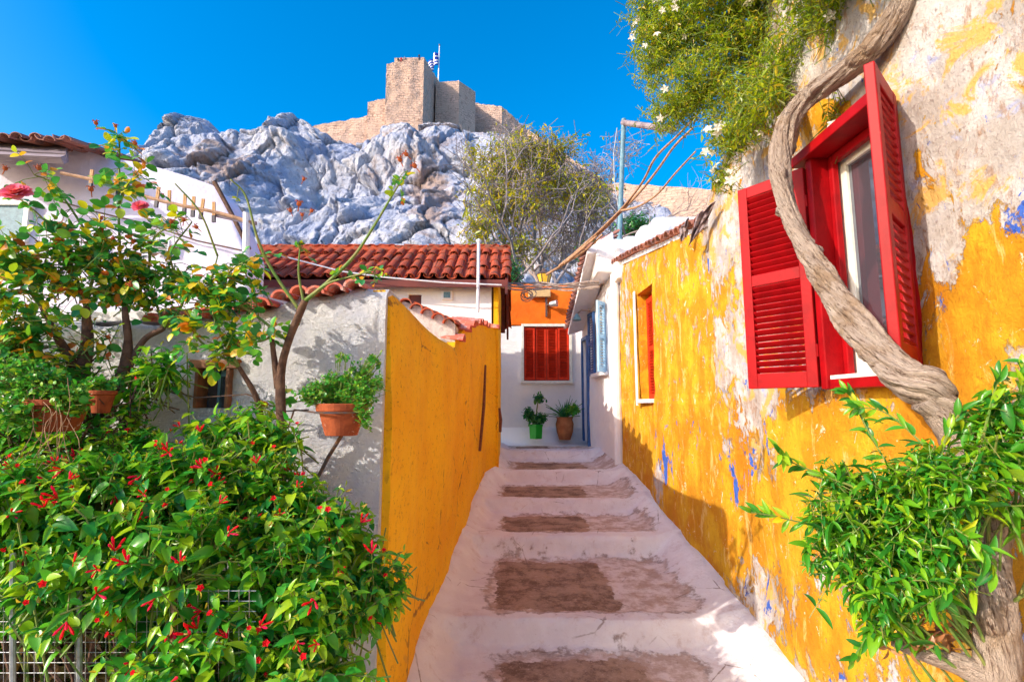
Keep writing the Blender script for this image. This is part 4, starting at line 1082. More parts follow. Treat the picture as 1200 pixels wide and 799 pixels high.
cwall(431, 120, 127, 455, 115, 127, 190, 5, 8).build('high_wall', M['stone'], w_)
cwall(360, 149, 128, 432, 136, 127.5, 190, 5, 9).build('low_wall', M['stone'], w_)
tag(cwall(690, 213, 118, 840, 222, 108, 262, 5, 10).build('boundary_wall', M['stone'], org=tuple(aY(780, 250, 112))), 'pale block wall on the hillside at right behind the metal pole', 'wall')
# flag and people on the tower
fp = thing('flagpole', 'tall thin flagpole behind the stone tower', 'flagpole', tuple(aY(514, 98, 150)))
b_ = MB(); b_.tube([tuple(aY(513.5, 100, 150)), tuple(aY(515, 54, 150))], [.22, .14], 8); b_.build('pole', M['pipe'], fp)
b_ = MB(); b_.lathe(aY(515, 54, 150), [(.02, 0), (.28, .15), (.28, .4), (.02, .6)], 8); b_.build('finial', M['iron'], fp)
b_ = MB(); O = aY(513.8, 63, 150); nx, ny = 27, 9; V = []
for i in range(nx+1):
    for j in range(ny+1):
        u = i/nx; v = j/ny
        V.append((O.x-2.9*u**.8-.5*math.sin(u*7), O.y-.8*math.sin(u*9+v), O.z-4.4*v-3.2*u**1.3))
F = []; b_.add(V, [])
for i in range(nx):
    for j in range(ny):
        a = i*(ny+1)+j; blue = (j % 2 == 0)
        if i < 10 and j < 5: blue = not (j == 2 or i in (4, 5))
        b_.f.append((a, a+1, a+ny+2, a+ny+1)); b_.mi.append(0 if blue else 1)
fo = b_.build('flag', [M['flagblue'], M['flagwhite']], fp, smooth=True); m_ = fo.modifiers.new('s', 'SOLIDIFY'); m_.thickness = .05
tag(fo, 'blue and white striped flag with a white cross, hanging in folds')
def person(px, cl, lab):
    p = aY(px, 72, 126.9); zt = aY(px, 75-7.5*(px-453)/44, 126.6).z
    me = bpy.data.meshes.new('person')
    S = 1.75
    vs = [(0, 0, .52), (0, 0, .66), (0, 0, .80), (0, 0, .87), (0, 0, .94), (.11, 0, .79), (.15, .02, .62), (.12, -.08, .50), (-.11, 0, .79), (-.15, .02, .62), (-.12, -.08, .50), (.055, 0, .50), (.06, -.01, .27), (.06, 0, .02), (-.055, 0, .50), (-.06, -.01, .27), (-.06, 0, .02)]
    ed_ = [(0, 1), (1, 2), (2, 3), (3, 4), (2, 5), (5, 6), (6, 7), (2, 8), (8, 9), (9, 10), (0, 11), (11, 12), (12, 13), (0, 14), (14, 15), (15, 16)]
    ra = [.09, .085, .09, .035, .065, .04, .03, .025, .04, .03, .025, .055, .04, .035, .055, .04, .035]
    me.from_pydata([(x*S, y*S, z*S) for x, y, z in vs], ed_, [])
    me.materials.append(cl)
    o = link_mesh('person', me, None, (p.x, p.y, zt-.25))
    sk = o.modifiers.new('skin', 'SKIN')
    for i, sv in enumerate(me.skin_vertices[0].data): sv.radius = (ra[i]*S, ra[i]*S*.8); sv.use_root = (i == 0)
    o.modifiers.new('sub', 'SUBSURF').levels = 1
    tag(o, lab, 'person', 'visitors on the tower')
for px, cl, lab in ((466.5, 'cloth_dark', 'tiny dark figure standing at the left of the group on the tower top'), (470, 'cloth_red', 'tiny figure in red standing in the group on the tower top'), (474, 'woodgrey', 'tiny figure in grey at the right of the group on the tower top'), (491, 'cloth_dark', 'tiny dark figure standing alone near the right corner of the tower top')):
    person(px, M[cl], lab)
# ================================================================== vegetation
def tmpl_blade(droop=.18, fold=.16, shape=(.62, 1.0, .62), ys=(.22, .5, .78)):
    V = [(0, 0, 0)]; n = len(ys)
    for y, s_ in zip(ys, shape): V += [(-.5*s_, y, fold*s_-droop*y*y), (0, y, -droop*y*y), (.5*s_, y, fold*s_-droop*y*y)]
    V.append((0, 1, -droop)); F = [(0, 2, 1), (0, 3, 2)]
    for k in range(n-1):
        a = 1+3*k; F += [(a, a+1, a+4, a+3), (a+1, a+2, a+5, a+4)]
    a = 1+3*(n-1); F += [(a, a+1, a+3), (a+1, a+2, a+3)]
    return np.array(V, float), F
def tmpl_kite():
    return np.array([(0, 0, 0), (-.5, .5, .1), (0, 1, -.08), (.5, .5, .1)], float), [(0, 2, 1), (0, 3, 2)]
def tmpl_round():
    V = [(0, .5, -.05)]+[(.5*math.sin(a), .5-.5*math.cos(a), .05*math.cos(2*a)) for a in np.linspace(0, 2*math.pi, 7)[:-1]]
    return np.array(V, float), [(0, 1+k, 1+(k+1) % 6) for k in range(6)]
T_BL = tmpl_blade(); T_HEART = tmpl_blade(.26, .13, (.72, 1.0, .92, .62, .26), (.04, .22, .45, .70, .88)); T_LAN = tmpl_blade(.26, .12, (.55, .95, 1.0, .75, .35), (.12, .32, .52, .74, .90)); T_K = tmpl_kite(); T_R = tmpl_round(); T_OV = tmpl_blade(.15, .12, (.62, 1.0, .98, .55), (.12, .38, .65, .88))
def nrm_(a): return a/np.maximum(np.linalg.norm(a, axis=-1, keepdims=True), 1e-9)
def add_leaves(mb, P, D, N, L, W, T):
    V0, F0 = T; P = np.asarray(P); D = nrm_(np.asarray(D)); N = np.asarray(N)
    N = nrm_(N-D*(N*D).sum(-1, keepdims=True)); X = np.cross(D, N)
    L = np.asarray(L)[:, None, None]; W = np.asarray(W)[:, None, None]
    V = P[:, None, :]+X[:, None, :]*V0[None, :, 0:1]*W+D[:, None, :]*V0[None, :, 1:2]*L+N[:, None, :]*V0[None, :, 2:3]*L
    k = len(V0); n0 = mb.n
    mb.v.append(V.reshape(-1, 3))
    for i in range(len(P)):
        o = n0+i*k
        for f in F0: mb.f.append(tuple(o+q for q in f)); mb.mi.append(0)
    mb.n += len(P)*k
def rnd_dir(n, rng=RNG):
    return nrm_(rng.normal(size=(n, 3)))

def canopy(blobs, ntw, per, L, W, T, rng, lt=.12, droop=.5, up=.4, shell=.55, jit=.35, outb=1.0, pairs=True):
    """blobs: list of (centre, (rx,ry,rz)). twig tips on the blob shells, leaves along each twig; returns leaf arrays, tips, twigs"""
    vol = np.array([b[1][0]*b[1][1]+b[1][1]*b[1][2]+b[1][0]*b[1][2] for b in blobs]); pr_ = vol/vol.sum()
    k = rng.choice(len(blobs), ntw, p=pr_)
    C = np.array([tuple(b[0]) for b in blobs])[k]; Rr = np.array([b[1] for b in blobs])[k]
    d = nrm_(rng.normal(size=(ntw, 3))); rad = shell+(1-shell)*rng.random((ntw, 1))**.6
    tip = C+d*Rr*rad
    td = nrm_(d*outb+rng.normal(size=(ntw, 3))*jit+np.array([0, 0, up]))
    base = tip-td*lt
    P = []; D = []; N = []; Ls = []; Ws = []
    for j in range(per):
        t = (j//2 if pairs else j)/max(1, (per-1)//2 if pairs else per-1)
        p = base+td*lt*(.15+.85*t)
        side = nrm_(np.cross(td, rng.normal(size=(ntw, 3)) if (j % 2 == 0 or not pairs) else sv)) if (j % 2 == 0 or not pairs) else -side
        if j % 2 == 0: sv = side
        dd = nrm_(side*1.0+td*(.35+.5*t)+np.array([0, 0, -droop])*rng.random((ntw, 1))+rng.normal(size=(ntw, 3))*.25)
        nn = nrm_(np.array([0, 0, 1.])+td*.4+rng.normal(size=(ntw, 3))*.35)
        s_ = (1-.45*t)*rng.uniform(.65, 1.15, ntw)
        P.append(p); D.append(dd); N.append(nn); s2_ = s_*rng.choice([.6, .85, 1., 1.15, 1.35], ntw); Ls.append(L*s2_); Ws.append(W*s2_*rng.uniform(.75, 1.15, ntw))
    return np.concatenate(P), np.concatenate(D), np.concatenate(N), np.concatenate(Ls), np.concatenate(Ws), tip, td, base

def scatter_children(proto_mesh, name, parent, pts, dirs, scl, rng):
    """one child object per flower, sharing a mesh whose axis is +Z"""
    o0 = ORG[parent.name]
    for p, d, s_ in zip(pts, dirs, scl):
        o = bpy.data.objects.new(name, proto_mesh); col.objects.link(o); o.parent = parent
        q = Vector(d).to_track_quat('Z', 'Y'); o.rotation_mode = 'QUATERNION'; o.rotation_quaternion = q @ Matrix.Rotation(rng.uniform(0, 6.28), 4, 'Z').to_quaternion()
        o.location = Vector(p)-o0; o.scale = (s_, s_, s_)
def mesh_of(mb, name, mats):
    o = mb.build(name, mats); me = o.data; bpy.data.objects.remove(o); ORG.pop(name, None); return me
def ell(px, py, Y, rx, rz, ry):   # blob at a pixel: radii in pixels for x/z, metres in depth
    p = aY(px, py, Y); return (p, (rx*Y/600, ry, rz*Y/600))
def wood_branch(mb, pts, r0, r1, seg=10, n=30, jit=.15, seed=0):
    P = smooth_path([tuple(p) for p in pts], n); rad = np.linspace(r0, r1, n)
    mb.tube([tuple(p) for p in P], list(rad), seg, jit=jit, seed=seed)
    return P

# ---------------- four o'clock bush with red flowers in front of the white wall
rng = np.random.default_rng(11)
mb_ = thing('flowering_bush', 'dense green bush covered in small red trumpet flowers in front of the white plaster wall', 'bush', tuple(aY(230, 780, 1.7)-Vector((0, 0, .4))))
blobs = [ell(-90, 620, 1.8, 80, 80, .2), ell(-80, 740, 1.8, 80, 70, .2), ell(120, 600, 1.75, 95, 60, .22), ell(215, 560, 1.9, 90, 55, .2), ell(300, 590, 1.95, 80, 60, .2), ell(350, 640, 1.9, 75, 75, .2), ell(410, 690, 1.9, 65, 60, .16),
         ell(330, 720, 1.7, 95, 80, .2), ell(210, 660, 1.65, 100, 80, .2), ell(90, 680, 1.6, 95, 60, .2), ell(20, 610, 1.7, 70, 80, .2), ell(280, 505, 2.1, 70, 34, .12), ell(330, 520, 2.1, 30, 30, .10),
         ell(60, 560, 1.9, 80, 40, .2), ell(400, 640, 2.0, 45, 50, .12), ell(240, 770, 1.6, 110, 60, .2), ell(60, 745, 2.05, 90, 60, .12), ell(150, 765, 2.1, 90, 50, .12), ell(20, 690, 1.75, 60, 40, .1), ell(120, 560, 1.8, 60, 30, .15), ell(370, 790, 1.6, 70, 45, .18), ell(450, 680, 1.95, 34, 34, .10), ell(150, 520, 2.1, 40, 26, .1), ell(190, 430, 2.2, 34, 30, .08)]
P, D, N, L_, W_, tip, td, base = canopy(blobs, 2050, 8, .070, .044, T_HEART, rng, lt=.12, droop=.9, up=.35, shell=.62)
lf = MB(); add_leaves(lf, P, D, N, L_*rng.uniform(.7, 1.1, len(L_)), W_*rng.uniform(.7, 1.0, len(W_)), T_HEART)
fo = lf.build('foliage', M['leaf_mira'], mb_, smooth=True)
st = MB()
for i in range(0, len(tip)):
    a = Vector(base[i]); b = Vector(tip[i]); c0 = Vector(aY(min(max(proj(np.array([tuple(a)]))[0][0]*.6+90, 40), 380), 790, 1.95))
    st.tube([tuple(a-(b-a)*.8+Vector((0, 0, -.05))), tuple(a), tuple(b)], [.003, .0028, .0016], 4, cap=False)
for k in range(40):
    bl = blobs[k % len(blobs)]; c = Vector(bl[0]); g = Vector((c.x*.8+rng.uniform(-.1, .1), c.y+rng.uniform(-.1, .15), -.2))
    st.tube([tuple(v) for v in smooth_path([tuple(g), tuple((g+c)/2+Vector(rng.normal(size=3)*.06)), tuple(c+Vector(rng.normal(size=3)*.08))], 10)], [.0055-.0003*q for q in range(10)], 5, cap=False)
st.build('stems', M['stemgreen'], mb_)
ds = MB()
for k in range(110):
    x = rng.uniform(-30, 330); y = rng.uniform(690, 760); Y = rng.uniform(1.75, 2.2)
    ds.tube([tuple(v) for v in smooth_path([tuple(aY(x, y, Y)), tuple(aY(x+rng.uniform(-25, 25), y+50, Y)), tuple(aY(x+rng.uniform(-50, 50), y+110, Y)), tuple(aY(x+rng.uniform(-70, 70), y+190, Y))], 9)], rng.uniform(.003, .008), 5, cap=False)
ds.build('dead_stems', M['bark_dark'], mb_)
dd_ = MB(); nq = 1700; PQ = np.array([tuple(aY(rng.uniform(-30, 330), rng.uniform(680, 830), rng.uniform(1.8, 2.25))) for _ in range(nq)]); add_leaves(dd_, PQ, rnd_dir(nq, rng), rnd_dir(nq, rng), rng.uniform(.04, .08, nq), rng.uniform(.02, .045, nq), T_HEART)
dd_.build('withered_leaves', m_leaf('withered_leaf', [(0, (.05, .08, .02)), (.5, (.16, .10, .04)), (1, (.30, .16, .06))], .2), mb_)
# trumpet flower
def trumpet():
    m = MB(); m.lathe((0, 0, 0), [(.0018, 0), (.0020, .018), (.0030, .026)], 6)
    V = [(0, 0, .026)]; n = 10
    for k in range(n):
        a = 2*math.pi*k/n; r = .0165 if k % 2 == 0 else .0115; V.append((r*math.cos(a), r*math.sin(a), .034+(.001 if k % 2 else -.002)))
    m.add(V, [(0, 1+k, 1+(k+1) % n) for k in range(n)])
    return mesh_of(m, 'trumpet_flower', M['petal_red'])
def buds():
    m = MB()
    for k in range(4):
        a = 1.6*k; d = Vector((math.cos(a)*.6, math.sin(a)*.6, 1)).normalized(); m.tube([(0, 0, 0), tuple(d*.012), tuple(d*.026), tuple(d*.032)], [.0012, .0018, .0032, .001], 5)
    return mesh_of(m, 'flower_buds', M['petal_red'])
tr_me, bud_me = trumpet(), buds()
pxx, pyy = proj(tip); front = np.argsort(tip[:, 1]+rng.normal(size=len(tip))*.12+ .0*pyy); cand = [i for i in range(len(tip)) if -10 < pxx[i] < 500 and 430 < pyy[i] < 800 and td[i][1] < -.12]
rng.shuffle(cand); order = np.array(cand[:200]); rng.shuffle(order); hi = order[:95]
scatter_children(tr_me, 'flower', mb_, tip[hi]+td[hi]*.008, nrm_(td[hi]+np.array([.0, -.7, .35])+rng.normal(size=(len(hi), 3))*.4), rng.uniform(.45, .75, len(hi)), rng)
lo = order[95:190]; scatter_children(bud_me, 'flower_bud', mb_, tip[lo], nrm_(td[lo]+rng.normal(size=(len(lo), 3))*.4), rng.uniform(.9, 1.4, len(lo)), rng)
# pale bracts at the tips
bl_ = MB(); n = 2200; k = rng.choice(len(tip), n); add_leaves(bl_, tip[k]+rng.normal(size=(n, 3))*.010, nrm_(td[k]+rng.normal(size=(n, 3))*.7), rnd_dir(n, rng), rng.uniform(.012, .03, n), rng.uniform(.006, .011, n), T_BL)
bl_.build('young_leaves', m_leaf('young_leaf', [(0, (.18, .36, .03)), (.6, (.30, .42, .03)), (1, (.50, .30, .04))], .4), mb_)

# ---------------- wire fence at the lower left
fn = thing('wire_fence', 'low square wire mesh fence with slim posts at the lower left, overgrown by the bush', 'fence', tuple(aY(100, 799, 1.45)-Vector((0, 0, .2))))
b_ = MB(); YF = 1.58
for px in range(-20, 300, 12): b_.tube([tuple(aY(px, 690, YF)), tuple(aY(px, 830, YF))], .0011, 4, cap=False)
for py in range(692, 830, 12): b_.tube([tuple(aY(-20, py, YF+.003)), tuple(aY(300, py, YF+.003))], .0011, 4, cap=False)
b_.build('wire_mesh', M['steel'], fn)
for px, y0 in ((15, 648), (93, 690), (203, 700)):
    b_ = MB(); b_.tube([tuple(aY(px, y0, YF-.01)), tuple(aY(px, 830, YF-.01))], .0075, 8); b_.build('post', M['drystem'] if px == 203 else M['steel'], fn)

# ---------------- climbing rose at the left: woody base, arching canes
rng = np.random.default_rng(5)
rose = thing('climbing_rose', 'big rose bush with gnarled dark base, yellowing leaves and two pink roses at the left', 'rose bush', tuple(aY(120, 480, 2.1)-Vector((0, 0, .6))))
wd_ = MB()
for i, (pts_, r0, r1) in enumerate((
    ([(108, 560, 2.1), (110, 500, 2.1), (96, 445, 2.05), (103, 400, 2.05), (100, 360, 2.05)], .040, .014),
    ([(112, 520, 2.12), (140, 450, 2.1), (150, 405, 2.1), (146, 360, 2.1)], .030, .011),
    ([(140, 450, 2.1), (168, 400, 2.12), (192, 385, 2.12)], .018, .010),
    ([(96, 445, 2.05), (70, 400, 2.0), (48, 360, 2.0)], .020, .008))):
    wood_branch(wd_, [aY(p[0], p[1], p[2]+.16) for p in pts_], r0, r1, 12, 26, .35, i)
wd_.build('trunk', M['bark_dark'], rose, smooth=True)
canes = [[(146, 360, 2.1), (141, 300, 2.1), (139, 240, 2.08), (140, 170, 2.05), (135, 160, 2.0)],
         [(100, 360, 2.05), (84, 310, 2.0), (55, 262, 1.95), (25, 234, 1.9)],
         [(100, 360, 2.05), (112, 300, 2.0), (90, 255, 2.0), (60, 215, 1.95), (40, 205, 1.9)],
         [(48, 360, 2.0), (20, 300, 1.9), (-10, 280, 1.85)], [(48, 360, 2.0), (30, 340, 1.85), (0, 345, 1.8)],
         [(146, 360, 2.1), (120, 330, 2.05), (118, 280, 2.0), (122, 258, 2.0)],
         [(192, 385, 2.12), (215, 350, 2.1), (200, 300, 2.1), (225, 260, 2.1)],
         [(146, 360, 2.1), (172, 320, 2.1), (180, 280, 2.05), (205, 262, 2.0)],
         [(192, 385, 2.12), (180, 350, 2.1), (155, 320, 2.05), (120, 345, 2.0)],
         [(96, 445, 2.05), (60, 430, 1.9), (30, 400, 1.85), (5, 390, 1.8)],
         [(139, 240, 2.08), (150, 215, 2.05), (163, 205, 2.0)], [(84, 310, 2.0), (60, 320, 1.95), (30, 310, 1.9)]]
cn = MB(); CP = []
for i, c in enumerate(canes):
    Pq = wood_branch(cn, [aY(p[0], p[1], p[2]+.22) for p in c], .0075, .003, 6, 26, .05, i); CP += [(p, Pq[min(j+1, len(Pq)-1)]-Pq[max(j-1, 0)]) for j, p in enumerate(Pq) if j > 2]
def rose_leaves(CP, mbl, mbs, n, rng, hi_list, Lf=.045, spread=.10, dn=.2):
    """compound leaves of five leaflets on short stalks along the canes"""
    P = []; D = []; N = []; L = []
    for q in range(n):
        p, d = CP[rng.integers(len(CP))]; p = np.array(p); d = nrm_(np.array(d))
        o = nrm_(rng.normal(size=3)+np.array([0, -.25, .25])); ln = rng.uniform(.04, spread)
        e = p+o*ln+np.array([0, 0, -dn*ln])
        mbs.tube([tuple(p), tuple((p+e)/2+np.array([0, 0, .012])), tuple(e)], [.0018, .0015, .001], 4, cap=False)
        nn = nrm_(np.array([0, -.3, 1.])+rng.normal(size=3)*.5); sd_ = nrm_(np.cross(o, nn)); s_ = rng.uniform(.6, 1.15)
        for dd, t in ((o, 1), (o*.5+sd_, .85), (o*.5-sd_, .85), (o*.4+sd_, .5), (o*.4-sd_, .5))[:(5 if rng.random() < .6 else 3)]:
            P.append(p+(e-p)*t); D.append(dd+np.array([0, 0, -.35*rng.random()])+rng.normal(size=3)*.12); N.append(nn+rng.normal(size=3)*.25); L.append(Lf*s_*rng.uniform(.8, 1.1))
    L = np.array(L); add_leaves(mbl, np.array(P), np.array(D), np.array(N), L, L*.72, T_OV)
lv = MB(); rose_leaves(CP, lv, cn, 350, rng, None, .050, .13)
bx_ = [ell(-50, 340, 2.2, 60, 80, .12), ell(70, 330, 2.2, 70, 60, .12), ell(140, 330, 2.28, 55, 50, .1), ell(30, 380, 2.05, 50, 60, .12), ell(200, 330, 2.3, 35, 50, .06), ell(100, 290, 2.22, 60, 40, .1), ell(30, 300, 2.2, 40, 50, .1), ell(110, 400, 2.2, 60, 40, .06), ell(60, 430, 2.1, 60, 30, .08), ell(150, 440, 2.25, 30, 40, .05)]
P, D, N, L_, W_, tip, td, base = canopy(bx_, 275, 5, .044, .032, T_OV, rng, lt=.08, droop=.6, shell=.2)
add_leaves(lv, P, D, N, L_, W_, T_OV)
for i in range(len(tip)): cn.tube([tuple(base[i]-td[i]*.1), tuple(base[i]), tuple(tip[i])], [.003, .002, .0014], 4, cap=False)
cn.build('canes', M['stemgreen'], rose, smooth=True)
lv.build('foliage', M['leaf_rose'], rose, smooth=True)
def rose_bloom():
    m = MB(); r = np.random.default_rng(2); n = 46
    ph_ = np.arange(n)*2.4; t = np.arange(n)/n; el = 1.45-1.25*t
    D = np.stack([np.cos(ph_)*np.cos(el), np.sin(ph_)*np.cos(el), np.sin(el)], -1); N = nrm_(np.stack([-np.cos(ph_)*np.sin(el), -np.sin(ph_)*np.sin(el), np.cos(el)], -1)*-1+0)
    add_leaves(m, D*.004, D+r.normal(size=(n, 3))*.12, -N, .014+.030*t**.7, .018+.026*t, T_OV)
    return mesh_of(m, 'rose_bloom', M['petal_pink'])
rb_ = rose_bloom()
def hipm():
    m = MB(); m.lathe((0, 0, 0), [(.002, -.02), (.002, 0), (.008, .004), (.0095, .012), (.006, .019), (.003, .02)], 8)
    for k in range(5):
        a = k*1.256; m.tube([(0.004*math.cos(a), .004*math.sin(a), .018), (.012*math.cos(a), .012*math.sin(a), .022), (.016*math.cos(a), .016*math.sin(a), .015)], [.002, .002, .0006], 4)
    return mesh_of(m, 'rose_hip', M['hip'])
hp_ = hipm()
for (px, py, Y, s_) in ((20, 228, 2.06, 1.3), (165, 243, 2.2, .85)):
    scatter_children(rb_, 'rose_bloom', rose, [aY(px, py, Y)], [(.15, -.7, .6)], [s_], rng)
pts_ = [aY(px, py, 2.2) for px, py in ((113, 147), (135, 150), (160, 170), (68, 272), (118, 258), (120, 270), (155, 285), (45, 288), (62, 290), (5, 200), (47, 200), (107, 225), (215, 260), (200, 262), (155, 336), (96, 345), (232, 268), (131, 281), (18, 380), (128, 398))]
scatter_children(hp_, 'rose_hip', rose, pts_, [nrm_(np.array([rng.normal()*.5, -.3, 1])) for _ in pts_], rng.uniform(.8, 1.15, len(pts_)), rng)
pass
# ---------------- second rose with long bare canes by the hanging pot
rose2 = thing('leggy_rose', 'tall sparse rose with long bare canes reaching up before the red tile roof', 'rose bush', tuple(aY(332, 560, 2.15)-Vector((0, 0, .3))))
wd_ = MB()
wood_branch(wd_, [aY(*p) for p in ((332, 560, 2.18), (330, 495, 2.15), (329, 440, 2.12), (338, 400, 2.1), (352, 365, 2.08), (358, 352, 2.06))], .022, .013, 12, 26, .25, 2)
wood_branch(wd_, [aY(*p) for p in ((326, 455, 2.13), (322, 425, 2.12), (318, 395, 2.1))], .016, .008, 10, 12, .2, 3)
wood_branch(wd_, [aY(*p) for p in ((307, 500, 2.2), (300, 465, 2.15), (280, 430, 2.12))], .014, .008, 10, 12, .2, 4)
wd_.build('trunk', M['bark_dark'], rose2, smooth=True)
cn = MB(); CP = []; TIP = []
for i, (c, r0) in enumerate((
    ([(358, 352, 2.06), (385, 330, 2.05), (415, 300, 2.02), (440, 262, 2.0), (462, 225, 1.98), (478, 200, 1.96)], .010),
    ([(352, 365, 2.08), (320, 318, 2.05), (302, 280, 2.0), (288, 230, 1.98), (270, 210, 1.95)], .0075),
    ([(356, 355, 2.06), (350, 320, 2.04), (352, 285, 2.02)], .006),
    ([(358, 352, 2.06), (385, 332, 2.04), (420, 322, 2.0), (440, 316, 1.98)], .006),
    ([(338, 400, 2.1), (300, 370, 2.1), (262, 345, 2.1), (240, 330, 2.1)], .007),
    ([(280, 430, 2.12), (258, 390, 2.1), (245, 345, 2.1), (255, 300, 2.1)], .007),
    ([(280, 430, 2.12), (235, 400, 2.1), (222, 372, 2.1)], .006),
    ([(262, 345, 2.1), (270, 318, 2.08), (300, 300, 2.06)], .005),
    ([(255, 300, 2.05), (235, 250, 2.0), (205, 215, 1.95)], .005),
    ([(318, 395, 2.1), (300, 400, 2.05), (285, 385, 2.0)], .005))):
    Pq = wood_branch(cn, [aY(*p) for p in c], r0, .0028, 6, 30, .05, i)
    if i in (4, 5, 6, 7, 9): CP += [(p, (1, 0, 0)) for p in Pq[4:]]*(2 if i != 9 else 1)
    TIP.append(Pq)
lv = MB(); rose_leaves(CP, lv, cn, 120, rng, None, .045, .10)
few = [(p, (1, 0, 0)) for p in TIP[0][-5:]+TIP[1][-10:-2]+TIP[2][-3:]*2+TIP[3][-4:]*2+TIP[0][8:11]]
rose_leaves(few, lv, cn, 20, rng, None, .030, .045, .9)
bx_ = [ell(255, 350, 2.1, 40, 38, .08), ell(300, 340, 2.1, 24, 24, .06), ell(270, 395, 2.1, 30, 25, .06), ell(330, 470, 2.2, 20, 20, .04), ell(225, 330, 2.1, 25, 30, .08)]
P, D, N, L_, W_, tip, td, base = canopy(bx_, 46, 5, .05, .037, T_OV, rng, lt=.07, droop=.7, shell=.2); add_leaves(lv, P, D, N, L_, W_, T_OV)
for i in range(len(tip)): cn.tube([tuple(base[i]-td[i]*.08), tuple(base[i]), tuple(tip[i])], [.003, .002, .0014], 4, cap=False)
cn.build('canes', M['stemgreen'], rose2, smooth=True); lv.build('foliage', M['leaf_rose'], rose2, smooth=True)
pts_ = [aY(px, py, 2.0) for px, py in ((350, 242), (341, 249), (364, 249), (354, 254), (478, 183), (488, 197), (470, 190), (355, 212))]
scatter_children(hp_, 'rose_hip', rose2, pts_, [nrm_(np.array([rng.normal()*.5, -.3, 1])) for _ in pts_], rng.uniform(.7, 1.1, len(pts_)), rng)

# ---------------- hanging pot on the white wall
hc = aY(400, 510, 2.12)
hp = thing('hanging_pot', 'chipped terracotta pot of bright green succulent held on an iron rod against the white wall', 'flower pot', tuple(hc))
b_ = MB(); s_ = 2.12/600
b_.lathe(hc, [(.0, 0), (18*s_, 0), (19*s_, .012), (25*s_, 24*s_), (26.5*s_, 27*s_), (29*s_, 27.5*s_), (30*s_, 36*s_), (27*s_, 36.5*s_), (24*s_, 30*s_), (0, 29*s_)], 28, wob=.006)
po = b_.build('pot', M['terra'], hp, smooth=False, bevel=.003)
b_ = MB(); b_.lathe(hc, [(0, 30*s_), (24*s_, 30.5*s_), (0, 32*s_)], 14); b_.build('soil', M['soil'], po)
b_ = MB(); b_.tube([tuple(hc+Vector((0, 0, -.002))), tuple(aY(385, 535, 2.2)), tuple(aY(371, 562, 2.36))], .008, 8); b_.build('support_rod', M['iron'], hp)
b_ = MB(); b_.tube([(hc.x+29*s_*1.04*math.cos(a), hc.y+29*s_*1.04*math.sin(a), hc.z+26*s_) for a in np.linspace(0, 6.28, 30)], .004, 5); b_.tube([tuple(hc+Vector((-29*s_, 0, 26*s_))), tuple(aY(345, 480, 2.3)), tuple(aY(338, 500, 2.36))], .004, 5); b_.build('wire_ring', M['iron'], hp)
rng = np.random.default_rng(21)
def succulent(parent, blobs, n, L, rng, mat='leaf_succ', T=T_R, per=8, lt=.05):
    lf = MB(); P, D, N, L_, W_, tip, td, base = canopy(blobs, n, per, L*1.25, L*1.1, T, rng, lt=lt, droop=.2, up=.3, shell=.3, jit=.5, pairs=False)
    add_leaves(lf, P, D, N, L_, W_, T); lf.build('foliage', M[mat], parent, smooth=False)
    st = MB(); c = Vector(blobs[0][0])
    for i in range(0, len(tip)): st.tube([tuple(np.array(base[i])*.75+np.array(c)*.25-np.array([0, 0, .01])), tuple(base[i]), tuple(tip[i])], [.0015, .0013, .001], 4, cap=False)
    st.build('stems', M['stemgreen'], parent)
succulent(hp, [ell(398, 468, 2.10, 24, 12, .06), ell(375, 458, 2.08, 26, 18, .07), ell(420, 460, 2.08, 30, 20, .07), ell(400, 448, 2.12, 36, 16, .07), ell(425, 436, 2.12, 18, 16, .04), ell(441, 448, 2.1, 14, 12, .03), ell(428, 484, 2.05, 12, 20, .04), ell(362, 464, 2.05, 12, 14, .04), ell(438, 422, 2.1, 12, 7, .02), ell(404, 418, 2.1, 12, 6, .02)], 520, .015, rng)

# ---------------- pots half hidden in the left greenery
def simple_pot(nm, lab, px, py, Y, rt, hh, mat='terra', cat='flower pot'):
    c = aY(px, py, Y); s_ = Y/600; t = thing(nm, lab, cat, tuple(c)); b = MB()
    b.lathe(c, [(0, 0), (rt*.66*s_, 0), (rt*.95*s_, hh*.8*s_), (rt*1.08*s_, hh*.82*s_), (rt*1.1*s_, hh*s_), (rt*.95*s_, hh*s_), (rt*.9*s_, hh*.9*s_), (0, hh*.88*s_)], 24)
    b.build('pot', M[mat], t, bevel=.002); return t, c, s_
t, c, s_ = simple_pot('terracotta_pot', 'terracotta pot tucked against the rose trunk at left', 118, 484, 2.05, 13, 26)
succulent(t, [ell(118, 452, 2.05, 18, 12, .05)], 70, .018, rng)
t, c, s_ = simple_pot('trailing_pot', 'red-brown pot at far left overflowing with trailing yellow-green succulent', 66, 505, 1.85, 30, 36)
succulent(t, [ell(60, 462, 1.8, 44, 20, .08), ell(30, 478, 1.78, 34, 40, .08), ell(88, 470, 1.8, 16, 22, .06), ell(20, 440, 1.8, 36, 30, .08), ell(50, 440, 1.8, 30, 14, .08)], 420, .018, rng)
b_ = MB()
for k in range(14):
    x = rng.uniform(-5, 95); y = rng.uniform(440, 490)
    b_.tube([tuple(v) for v in smooth_path([tuple(aY(x, y, 1.76)), tuple(aY(x+rng.uniform(-14, 14), y+rng.uniform(20, 50), 1.74)), tuple(aY(x+rng.uniform(-35, 25), y+rng.uniform(60, 110), 1.76))], 10)], .0012, 4, cap=False)
b_.build('dry_runners', M['drystem'], t)
